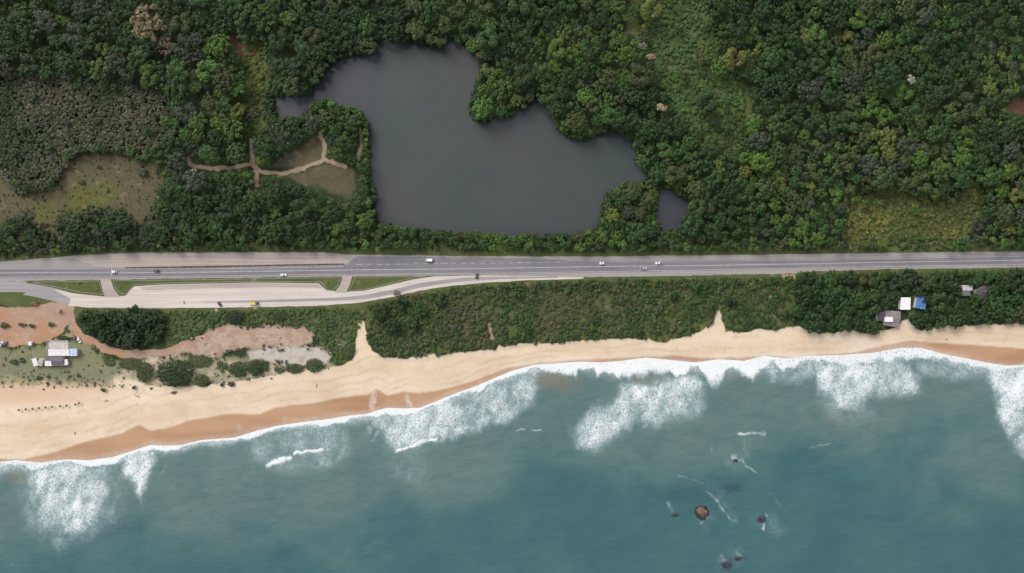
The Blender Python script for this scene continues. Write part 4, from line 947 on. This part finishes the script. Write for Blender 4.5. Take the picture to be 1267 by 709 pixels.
def root_at(name, loc, rz, label, cat, group=None):
    o = bpy.data.objects.new(name, None); o.empty_display_size = 0.5
    o.location = loc; o.rotation_euler = (0, 0, rz); C.objects.link(o)
    return tag(o, label, cat, group)

M['glass'] = simple("dark_window_glass", (0.02, 0.025, 0.03), 0.1, 0.1, 1, 0.5)
M['rubber'] = simple("tyre_rubber", (0.02, 0.02, 0.02), 0.9, 0.2, 6)
M['rim'] = simple("wheel_rim", (0.4, 0.4, 0.42), 0.4, 0.1, 6, 0.5)
M['lamp'] = simple("headlight_lens", (0.75, 0.75, 0.72), 0.2, 0.05, 6, 0.5)
M['tail'] = simple("tail_light_lens", (0.35, 0.02, 0.02), 0.3, 0.05, 6, 0.5)
M['wall'] = simple("lime_washed_wall", (0.55, 0.52, 0.47), 0.9, 0.15, 0.6, 0.2, (0.35, 0.31, 0.26))
M['wood'] = simple("weathered_wood", (0.16, 0.12, 0.085), 0.85, 0.3, 2.0)
M['white_roof'] = simple("white_painted_roof", (0.74, 0.72, 0.73), 0.6, 0.06, 0.5, 0.3, (0.58, 0.54, 0.52))
M['blue_white_roof'] = simple("pale_blue_roof", (0.50, 0.60, 0.76), 0.55, 0.15, 0.5, 0.3, (0.72, 0.76, 0.82))
M['dark_roof'] = simple("dark_fibre_roof", (0.16, 0.145, 0.165), 0.85, 0.25, 0.6, 0.2, (0.26, 0.23, 0.23))
M['purple_roof'] = simple("dark_tile_roof", (0.075, 0.065, 0.085), 0.85, 0.25, 0.6, 0.2, (0.16, 0.14, 0.15))
M['grey_roof'] = simple("grey_fibre_cement_roof", (0.20, 0.175, 0.175), 0.9, 0.2, 0.5, 0.2, (0.27, 0.24, 0.22))
M['concrete'] = simple("concrete_slab", (0.46, 0.43, 0.41), 0.9, 0.15, 0.4, 0.2, (0.30, 0.26, 0.24))
M['blue_tarp'] = simple("blue_tarpaulin", (0.06, 0.16, 0.38), 0.5, 0.3, 0.7, 0.4, (0.42, 0.55, 0.75))
M['rock_red'] = simple("red_brown_rock", (0.17, 0.11, 0.085), 0.8, 0.3, 0.6, 0.3, (0.06, 0.045, 0.045))
nt_ = M['rock_red'].node_tree      # dark wet weed below the splash line, dry stone above
b_ = nt_.nodes["Principled BSDF"]
dry_ = b_.inputs["Base Color"].links[0].from_socket
sx_ = N(nt_, "ShaderNodeSeparateXYZ"); nt_.links.new(pos(nt_), sx_.inputs[0])
h_ = math_n(nt_, 'ADD', sx_.outputs[2], noise_t(nt_, 0.6, 4, 0.6, pos(nt_)))
nt_.links.new(mix_c(nt_, maprange(nt_, h_, 1.9, 2.5), (0.03, 0.03, 0.033), dry_), b_.inputs["Base Color"])
M['rock'] = simple("wet_dark_rock", (0.035, 0.036, 0.042), 0.5, 0.35, 0.7, 0.4, (0.06, 0.055, 0.055))
M['thatch'] = simple("dry_thatch", (0.16, 0.125, 0.085), 0.95, 0.35, 3)
M['yellow'] = simple("worn_yellow_paint", (0.62, 0.47, 0.09), 0.5, 0.12, 1.5)
M['weed'] = leaf_material("water_weed", 'object')

# ------------------------------------------------------------------ vehicles
def car_paint(name, col):
    return simple(name, col, 0.3, 0.04, 1.0, 0.5)
PAINT = {'white': car_paint("white_car_paint", (0.80, 0.80, 0.80)), 'dark': car_paint("dark_car_paint", (0.10, 0.095, 0.105)), 'silver': car_paint("silver_car_paint", (0.50, 0.50, 0.52)), 'brown': car_paint("dark_red_brown_car_paint", (0.11, 0.065, 0.06))}
def vehicle(name, label, cat, px_, py_, ang, paint, kind='car', group="vehicles on the highway", L=4.4, Wd=1.8, z=None):
    z = Z0 + 0.12 if z is None else z
    t = root_at(name, W(px_, py_, z), math.radians(ang), label, cat, group)
    h, w = L / 2, Wd / 2
    p = PAINT[paint]
    if kind == 'car':
        low = [(-h, 0.32), (h, 0.32), (h, 0.62), (h - 0.12, 0.74), (h * 0.42, 0.92), (-h * 0.78, 0.95), (-h, 0.8)]
        cab = [(h * 0.42, 0.93), (h * 0.12, 1.40), (-h * 0.48, 1.42), (-h * 0.80, 0.96)]
        roof = (-h * 0.48, h * 0.14, 1.40, 1.46)
    elif kind == 'pickup':
        low = [(-h, 0.42), (h, 0.42), (h, 0.8), (h - 0.1, 0.95), (h * 0.5, 1.05), (-h, 1.05)]
        cab = [(h * 0.48, 1.05), (h * 0.25, 1.62), (-h * 0.12, 1.64), (-h * 0.18, 1.05)]
        roof = (-h * 0.12, h * 0.27, 1.62, 1.69)
    else:
        low = [(-h, 0.38), (h, 0.38), (h, 0.8), (h * 0.9, 1.1), (-h, 1.15)]
        cab = [(h * 0.88, 1.1), (h * 0.62, 1.85), (-h * 0.98, 1.88), (-h * 0.99, 1.15)]
        roof = (-h * 0.97, h * 0.64, 1.86, 1.95)
    MB().prism(low, -w, w).bevel(0.06).build('body', p, t)
    MB().prism(cab, -w * 0.88, w * 0.88).bevel(0.04).build('window', M['glass'], t)
    MB().box(roof[0], roof[1], -w * 0.86, w * 0.86, roof[2], roof[3], 0.02).build('roof', p, t)
    if kind == 'pickup':
        MB().box(-h * 0.95, -h * 0.24, -w * 0.82, w * 0.82, 1.04, 1.065).build('load_bed', M['dark_roof'], t)
    for sx in (-0.62, 0.62):
        for sy in (-1, 1):
            wh = MB().cyl((h * sx, sy * (w - 0.2), 0.32), (h * sx, sy * (w + 0.02), 0.32), 0.32, n=16).build('wheel', M['rubber'], t)
            MB().cyl((h * sx, sy * (w + 0.005), 0.32), (h * sx, sy * (w + 0.03), 0.32), 0.2, n=12).build('rim', M['rim'], wh)
    for sy in (-1, 1):
        y = sy * w * 0.68
        MB().box(h - 0.08, h + 0.02, y - 0.2, y + 0.2, 0.58, 0.72, 0.02).build('headlight', M['lamp'], t)
        MB().box(-h - 0.02, -h + 0.05, y - 0.15, y + 0.15, 0.66, 0.8, 0.02).build('tail_light', M['tail'], t)
    return t
vehicle("car", "white car beside the white line across the lane, leftmost on the highway", "car", 142, 336.3, 180, 'white', L=3.6)
vehicle("car", "dark car on the highway just below the long ditch", "car", 194, 335.3, 180, 'dark', L=4.6)
vehicle("car", "white car on the highway above the parking bay's upper grass strip", "car", 351, 340, 2, 'white', L=4.6)
vehicle("van", "white van in the top lane of the highway below the lake", "van", 531, 322, 180, 'white', 'van', L=5.2, Wd=2.1)
vehicle("car", "small white car in the upper lane, left of the two close white pickups", "car", 745, 325.7, 180, 'white', L=3.9)
vehicle("pickup_truck", "silver pickup in the lower lane of the highway, below two white vehicles", "pickup", 796, 332, 2, 'silver', 'pickup', L=5.0)
vehicle("pickup_truck", "white pickup in the upper lane of the highway, rightmost vehicle on it", "pickup", 815, 325.6, 180, 'white', 'pickup', L=5.2)
vehicle("car", "dark car turned across the mouth of the frontage road", "car", 590, 341, 85, 'dark', L=4.4)
vehicle("car", "dark reddish car parked askew at the lower edge of the frontage road", "car", 272, 376, -55, 'brown', group="vehicles along the frontage road", L=4.2)
zl = float(ground_at(240, 210)[0]) + 0.03
vehicle("car", "white car parked on the dirt track in the forest", "car", 240, 211, 0, 'white', group=None, L=4.2, z=zl)
zl = Z0 - 0.02
def gz(x, y): return float(ground_at(x, y)[0]) + 0.05
vehicle("car", "white car parked askew on the track right of the compound", "car", 98.5, 420.5, -62, 'white', group="cars parked by the compound", L=4.2, z=gz(98, 420))
vehicle("car", "dark car parked right beside the askew white car at the compound", "car", 93.5, 419, -62, 'dark', group="cars parked by the compound", L=4.2, z=gz(94, 419))
vehicle("car", "pale silver car on the red earth at the far left edge", "car", 2.5, 426, 70, 'silver', group="cars parked by the compound", L=4.2, z=gz(3, 426))
vehicle("car", "dark car on the red earth at the far left edge beside the silver one", "car", 7.5, 425, 70, 'dark', group="cars parked by the compound", L=4.2, z=gz(8, 425))
# motorbike on the forecourt
t = root_at("motorbike", W(228, 374, Z0 + 0.08), math.radians(110), "small dark motorbike parked alone on the pale frontage road", "motorbike")
for x in (-0.65, 0.65):
    MB().cyl((x, -0.06, 0.32), (x, 0.06, 0.32), 0.32, n=16).build('wheel', M['rubber'], t)
MB().prism([(-0.5, 0.4), (0.35, 0.4), (0.5, 0.8), (0.1, 0.95), (-0.2, 0.75), (-0.8, 0.82), (-0.75, 0.65)], -0.14, 0.14).bevel(0.03).build('body', PAINT['dark'], t)
MB().box(-0.7, 0.0, -0.13, 0.13, 0.82, 0.92, 0.03).build('seat', M['rubber'], t)
MB().cyl((0.42, -0.36, 1.05), (0.42, 0.36, 1.05), 0.025).build('handlebar', M['rim'], t)
# yellow flatbed truck on the verge
t = root_at("truck", W(314.5, 375, Z0 + 0.09), math.radians(0), "yellow flatbed truck with dark cab standing at the frontage road's lower edge", "truck", "vehicles along the frontage road")
MB().box(-3.2, 1.4, -1.15, 1.15, 0.85, 1.05, 0.03).build('load_bed', M['yellow'], t)
for y in (-1.12, 1.12):
    MB().box(-3.2, 1.4, y - 0.05, y + 0.05, 1.05, 1.45, 0.02).build('side_board', M['yellow'], t)
MB().prism([(1.6, 0.5), (3.3, 0.5), (3.3, 1.2), (3.0, 2.2), (1.6, 2.3)], -1.05, 1.05).bevel(0.06).build('cab', M['thatch'], t)
MB().prism([(3.32, 1.25), (3.36, 1.25), (3.08, 2.05), (3.04, 2.05)], -0.9, 0.9).build('windscreen', M['glass'], t)
MB().box(-3.1, 3.1, -0.4, 0.4, 0.55, 0.83).build('chassis', M['rubber'], t)
for x in (-2.2, -1.2, 2.5):
    for y in (-1, 1):
        MB().cyl((x, y * 0.8, 0.45), (x, y * 1.08, 0.45), 0.45, n=16).build('wheel', M['rubber'], t)

# ------------------------------------------------------------------ buildings
def house(name, label, cat, rect, zr, mroof, rise=0.5, slope='y', wall=None, ang=0.0, door_side=-1, group=None, gable=False, windows=2, chimney=None):
    """rect: the roof's outline in photograph pixels; zr: height of the eaves above the ground"""
    x0, y0, x1, y1 = rect
    g = float(ground_at((x0 + x1) / 2, (y0 + y1) / 2)[0])
    a, b = W(x0, y0, g + zr), W(x1, y1, g + zr)
    cx_, cy_ = (a[0] + b[0]) / 2, (a[1] + b[1]) / 2
    hw_, hh_ = abs(b[0] - a[0]) / 2, abs(b[1] - a[1]) / 2
    t = root_at(name, (cx_, cy_, g), math.radians(ang), label, cat, group)
    wi, wh = hw_ - 0.3, hh_ - 0.3
    MB().box(-wi, wi, -wh, wh, -0.3, zr).build('wall', wall or M['wall'], t)
    nxr = max(8, int(hw_ * 2 / 0.35) * 2)
    def pt(u, v):
        x, y = (u * 2 - 1) * hw_, (v * 2 - 1) * hh_
        s = (1 - abs(v * 2 - 1)) if gable else v
        return (x, y, zr + 0.06 + rise * s + 0.035 * (1 if round(u * nxr) % 2 else -1))
    rf = MB().sheet(pt, nxr, 2 if gable else 1, 0.05).build('roof', mroof, t)
    if gable:
        MB().cyl((-hw_, 0, zr + rise + 0.09), (hw_, 0, zr + rise + 0.09), 0.12, n=8).build('ridge_cap', mroof, rf)
    d = MB().box(-0.45, 0.45, door_side * wh - 0.04, door_side * wh + 0.04, 0, 2.05).build('door', M['wood'], t)
    MB().cyl((0.33, door_side * (wh + 0.1), 1.0), (0.33, door_side * (wh + 0.02), 1.0), 0.035).build('handle', M['rim'], d)
    for k in range(windows):
        xx = (-1 if k % 2 else 1) * wi * 0.55
        f = MB().box(xx - 0.55, xx + 0.55, door_side * wh - 0.03, door_side * wh + 0.03, 1.0, 2.0).build('window', M['wood'], t)
        MB().box(xx - 0.47, xx + 0.47, door_side * wh - 0.045, door_side * wh + 0.045, 1.08, 1.92).build('pane', M['glass'], f)
    return t
CG = "buildings of the beach compound"
def slab(name, label, cat, rect, zr, material, group=None):
    x0, y0, x1, y1 = rect
    g = float(ground_at((x0 + x1) / 2, (y0 + y1) / 2)[0])
    a, b = W(x0, y0, g + zr), W(x1, y1, g + zr)
    cx_, cy_ = (a[0] + b[0]) / 2, (a[1] + b[1]) / 2
    hw_, hh_ = abs(b[0] - a[0]) / 2, abs(b[1] - a[1]) / 2
    t = root_at(name, (cx_, cy_, g), 0, label, cat, group)
    MB().box(-hw_, hw_, -hh_, hh_, -0.25, zr, 0.02).build('deck', material, t)
    return t, hw_, hh_
t, a, b = slab("terrace", "pale grey concrete terrace above the long white roof of the compound", "terrace", (58.8, 420.8, 84.5, 431.6), 0.25, M['concrete'], CG)
MB().box(-a, -a + 0.2, -b, b, 0.25, 1.1).build('parapet', M['wall'], t)
MB().box(-a + 0.2, a, b - 0.2, b, 0.25, 1.1).build('parapet', M['wall'], t)
house("house", "house with the long bright white roof in the middle of the compound", "house", (60, 431.8, 86, 440.3), 3.2, M['white_roof'], 0.5, group=CG)
house("house", "small house with the pale blue roof at the right end of the white-roofed one", "house", (86.3, 431.4, 95.5, 440.5), 2.9, M['blue_white_roof'], 0.4, group=CG, windows=1)
house("house", "house with the dark grey roof below the long white roof", "house", (64, 440.8, 79, 452.5), 2.7, M['dark_roof'], 0.9, group=CG, gable=True)
house("shed", "white roofed shed at the left end of the dark grey roof", "shed", (55.5, 446.5, 65.5, 452.8), 2.3, M['white_roof'], 0.2, group=CG, windows=0)
house("shed", "small dark lean-to between the long white roof and a white shed", "shed", (55.3, 440.9, 63.8, 446.3), 2.4, M['grey_roof'], 0.3, group=CG, windows=0)
house("shed", "slim white roofed shed at the right end of the dark grey roof", "shed", (79.2, 444.5, 84, 451.8), 2.4, M['white_roof'], 0.2, group=CG, windows=0, ang=8)
house("shed", "narrow white hut at the far left of the compound, set askew", "shed", (40.6, 443.2, 46.2, 452.8), 2.4, M['white_roof'], 0.3, group=CG, windows=0, ang=18)
house("shed", "narrow grey hut left of the dark pole, leaning toward the askew white one", "shed", (47.5, 443.5, 53, 452.8), 2.3, M['concrete'], 0.3, group=CG, windows=0, ang=-16)
t = root_at("pole", W(54.6, 449, gz(54, 449)), 0, "tall dark wooden pole between the huts of the compound", "pole")
MB().cyl((0, 0, -0.4), (0, 0, 8.5), 0.16, 0.11).build('shaft', M['wood'], t)
MB().box(-1.0, 1.0, -0.06, 0.06, 7.6, 7.8).build('crossarm', M['wood'], t)
house("shed", "tiny white hut at the lower edge of the red earth lot", "shed", (35.2, 422.6, 39.2, 427.4), 2.2, M['white_roof'], 0.2, windows=0)
house("shed", "tiny pale hut in the middle of the upper red earth lot", "shed", (69.5, 382, 73.5, 386.5), 2.0, M['pullout'], 0.2, windows=0)
EG = "beach houses among the right-hand trees"
house("house", "house with the white square roof beside the blue roof in the trees", "house", (1114, 368, 1126.4, 383.2), 3.4, M['white_roof'], 0.5, group=EG)
house("house", "house with the bright blue roof in the right-hand trees", "house", (1133.2, 367, 1145.8, 382), 3.2, M['blue_tarp'], 0.6, group=EG, ang=-8)
house("house", "house with the wide grey roof at the beach's edge, below the white one", "house", (1095.6, 384.5, 1113.5, 404), 3.0, M['grey_roof'], 1.0, group=EG, gable=True, ang=-6)
house("house", "house with the dark purplish roof at the left end of the wide grey roof", "house", (1085.5, 385.8, 1095.4, 397), 2.8, M['purple_roof'], 0.6, group=EG)
t, a, b = slab("terrace", "white raised platform on the lower left corner of the wide grey roof", "terrace", (1095.5, 392.2, 1105, 398.2), 4.6, M['white_roof'], EG)
house("shed", "small whitish roofed shed left of the dark roof at the far right", "shed", (1190.3, 352.8, 1203.6, 359.5), 2.8, M['concrete'], 0.3, group=EG, windows=1)
house("shed", "olive grey roofed shed directly below the small whitish shed", "shed", (1191, 359.8, 1200.5, 366), 2.5, M['dark_roof'], 0.3, group=EG, windows=0)
house("house", "house with the tilted dark roof at the far right of the trees", "house", (1209, 355.5, 1224, 368.5), 3.4, M['purple_roof'], 1.1, group=EG, gable=True, ang=28)

# ------------------------------------------------------------------ things on the beach
def parasol(x, y):
    t = root_at("beach_parasol", W(x, y, gz(x, y) + 1.9), 0, "", "parasol", "row of small thatched posts on the sand")
    t.location.z = gz(x, y)
    MB().cyl((0, 0, -0.4), (0, 0, 2.2), 0.05).build('pole', M['wood'], t)
    m = MB()
    n = 14
    top = m.bm.verts.new((0, 0, 2.35)); ring = []
    for k in range(n):
        a = 2 * math.pi * k / n; r = 0.92 * (1 + 0.08 * math.sin(k * 2.6))
        ring.append(m.bm.verts.new((math.cos(a) * r, math.sin(a) * r, 1.85 - 0.05 * (k % 2))))
    for k in range(n): m.bm.faces.new((top, ring[k], ring[(k + 1) % n]))
    m.bm.faces.new(ring[::-1])
    m.build('canopy', M['thatch'], t)
    return t
PX = [(23,507.5),(31.5,506.5),(40,506),(48,505.2),(56,504.2),(64,503.4),(74,502.6),(82,502),(93,500.5),(97.5,498.8)]
PL = ["first small brown beach parasol at the left end of the row on the sand", "second small brown parasol from the left end of the beach row", "third small brown parasol from the left end of the beach row", "fourth small brown parasol from the left end of the beach row", "fifth small brown parasol from the left, middle of the beach row", "fifth small brown parasol from the right end of the beach row", "fourth small brown parasol from the right end of the beach row", "third small brown parasol from the right, before the row's gap", "left one of the two close parasols at the row's right end", "last small brown beach parasol at the right end of the row"]
base = None
for (x, y), lb in zip(PX, PL):
    if base is None:
        base = parasol(x, y); o = base
    else:
        o = base.copy(); C.objects.link(o)
        for ch in list(base.children):
            c = ch.copy(); C.objects.link(c); c.parent = o
        p = W(x, y, gz(x, y) + 1.9); o.location = (p[0], p[1], gz(x, y))
    o["label"] = lb
def driftwood(x, y, L, ang, lb):
    o = MB().cyl((-L / 2, 0, 0.12), (0, 0.1, 0.2), 0.14, 0.2, 8).cyl((0, 0.1, 0.2), (L / 2, -0.05, 0.12), 0.2, 0.08, 8).cyl((0, 0.1, 0.2), (L * 0.2, L * 0.3, 0.3), 0.09, 0.04, 6).build("driftwood", M['wood'], None)
    p = W(x, y, gz(x, y)); o.location = p; o.rotation_euler = (0, 0, math.radians(ang))
    tag(o, lb, "driftwood", "driftwood on the sand")
driftwood(131.5, 496, 4.0, 15, "short driftwood log on the sand below the left tiny round bush")
driftwood(170, 490.5, 5.0, -25, "bent driftwood log on the sand below the right tiny round bush")
driftwood(93, 536, 2.6, 70, "lone driftwood piece low on the sand near the wet line")
driftwood(392, 477, 3, 80, "driftwood stick on the upper sand left of the beach path")
driftwood(1171, 420, 2.5, 10, "small dark driftwood on the sand below the right-hand trees")

# ------------------------------------------------------------------ rocks and water plants
def rock(x, y, rx, ry, h, material, lb, seed, sub=0.3):
    bm = bmesh.new(); bmesh.ops.create_icosphere(bm, subdivisions=4, radius=1)
    for v in bm.verts:
        d = v.co.normalized()
        n = mnoise.fractal(d * 1.3 + Vector((seed * 7.1, seed * 3.3, 0)), 0.9, 2.1, 5) * 0.35
        f = 1 + n
        v.co = Vector((d.x * rx * S * f, d.y * ry * S * f, d.z * h * f if d.z > 0 else d.z * h * 0.8))
    me = bpy.data.meshes.new("sea_rock"); bm.to_mesh(me); bm.free(); me.materials.append(material)
    for p in me.polygons: p.use_smooth = False
    o = bpy.data.objects.new("sea_rock", me); C.objects.link(o); o.location = W(x, y, 0.0)
    tag(o, lb, "rock", "rocks standing out of the sea")
rock(868, 633, 8.2, 8.2, 2.4, M['rock_red'], "largest reddish brown rock in the sea with a dark wet rim", 1)
rock(941.5, 642.5, 5.5, 4.0, 1.2, M['rock'], "dark rock right of the reddish one, foam on its right side", 2)
rock(910, 570, 3.2, 2.4, 0.9, M['rock'], "small dark rock with foam, topmost of the sea rocks", 3)
rock(898, 699, 6.0, 4.0, 0.7, M['rock'], "low dark rock at the bottom edge with foam at its left", 4)
rock(913, 691, 4.5, 3.0, 0.6, M['rock'], "flat dark rock near the bottom edge, right of its neighbour", 5)
rock(836, 637, 4.2, 2.0, 0.45, M['rock'], "barely showing dark rock left of the reddish one", 6)
WEED = [(517,188,4.5,3,"largest green weed raft on the left half of the lake"), (601,199,4,3.5,"green weed raft in the middle of the lake"), (680,256,6,5,"ring-shaped weed raft on the lower right part of the lake"), (528,120,3,2.4,"small weed raft in the upper left part of the lake"), (468,78,3.5,2.4,"weed raft at the head of the upper left bay"), (482,60,3,2,"small weed raft below the upper shore's left corner"), (510,192,2.5,2.4,"tiny weed raft just lower left of the largest raft"), (672,252,3,2.5,"faint weed raft left of the ring-shaped raft"), (559,166,3,2.2,"weed raft between the notch and the largest raft"), (642,177,3.5,2.2,"weed raft below the notch's right-hand trees"), (388,124,4,2.5,"weed raft in the lake's narrow left arm"), (722,254,2.4,2.2,"faint weed raft near the lake's lower right bank"), (546,148,2.4,2,"tiny weed raft upper left of the lake notch"), (708,187,3,2,"weed raft in front of the upper right bay")]
for i, (x, y, rx, ry, lb) in enumerate(WEED):
    V, lv = TPL['S'][i % 5]
    if "ring" in lb:
        keep = np.hypot(V[:, 0, 0], V[:, 0, 1]) > 0.55
        V, lv = V[keep], lv[keep]
    Q = V.copy(); Q[..., 2] = np.clip(Q[..., 2] * 0.12, 0.005, 0.2)
    o = bpy.data.objects.new("water_weed", leaf_mesh("water_weed", Q, lv, None, M['weed'])); C.objects.link(o)
    o.location = W(x, y, 2.0); o.scale = (rx * S * 0.95, ry * S * 0.95, 1); o.color = (0.045, 0.075, 0.026, 1)
    tag(o, lb, "water weed", "weed rafts floating on the lake")
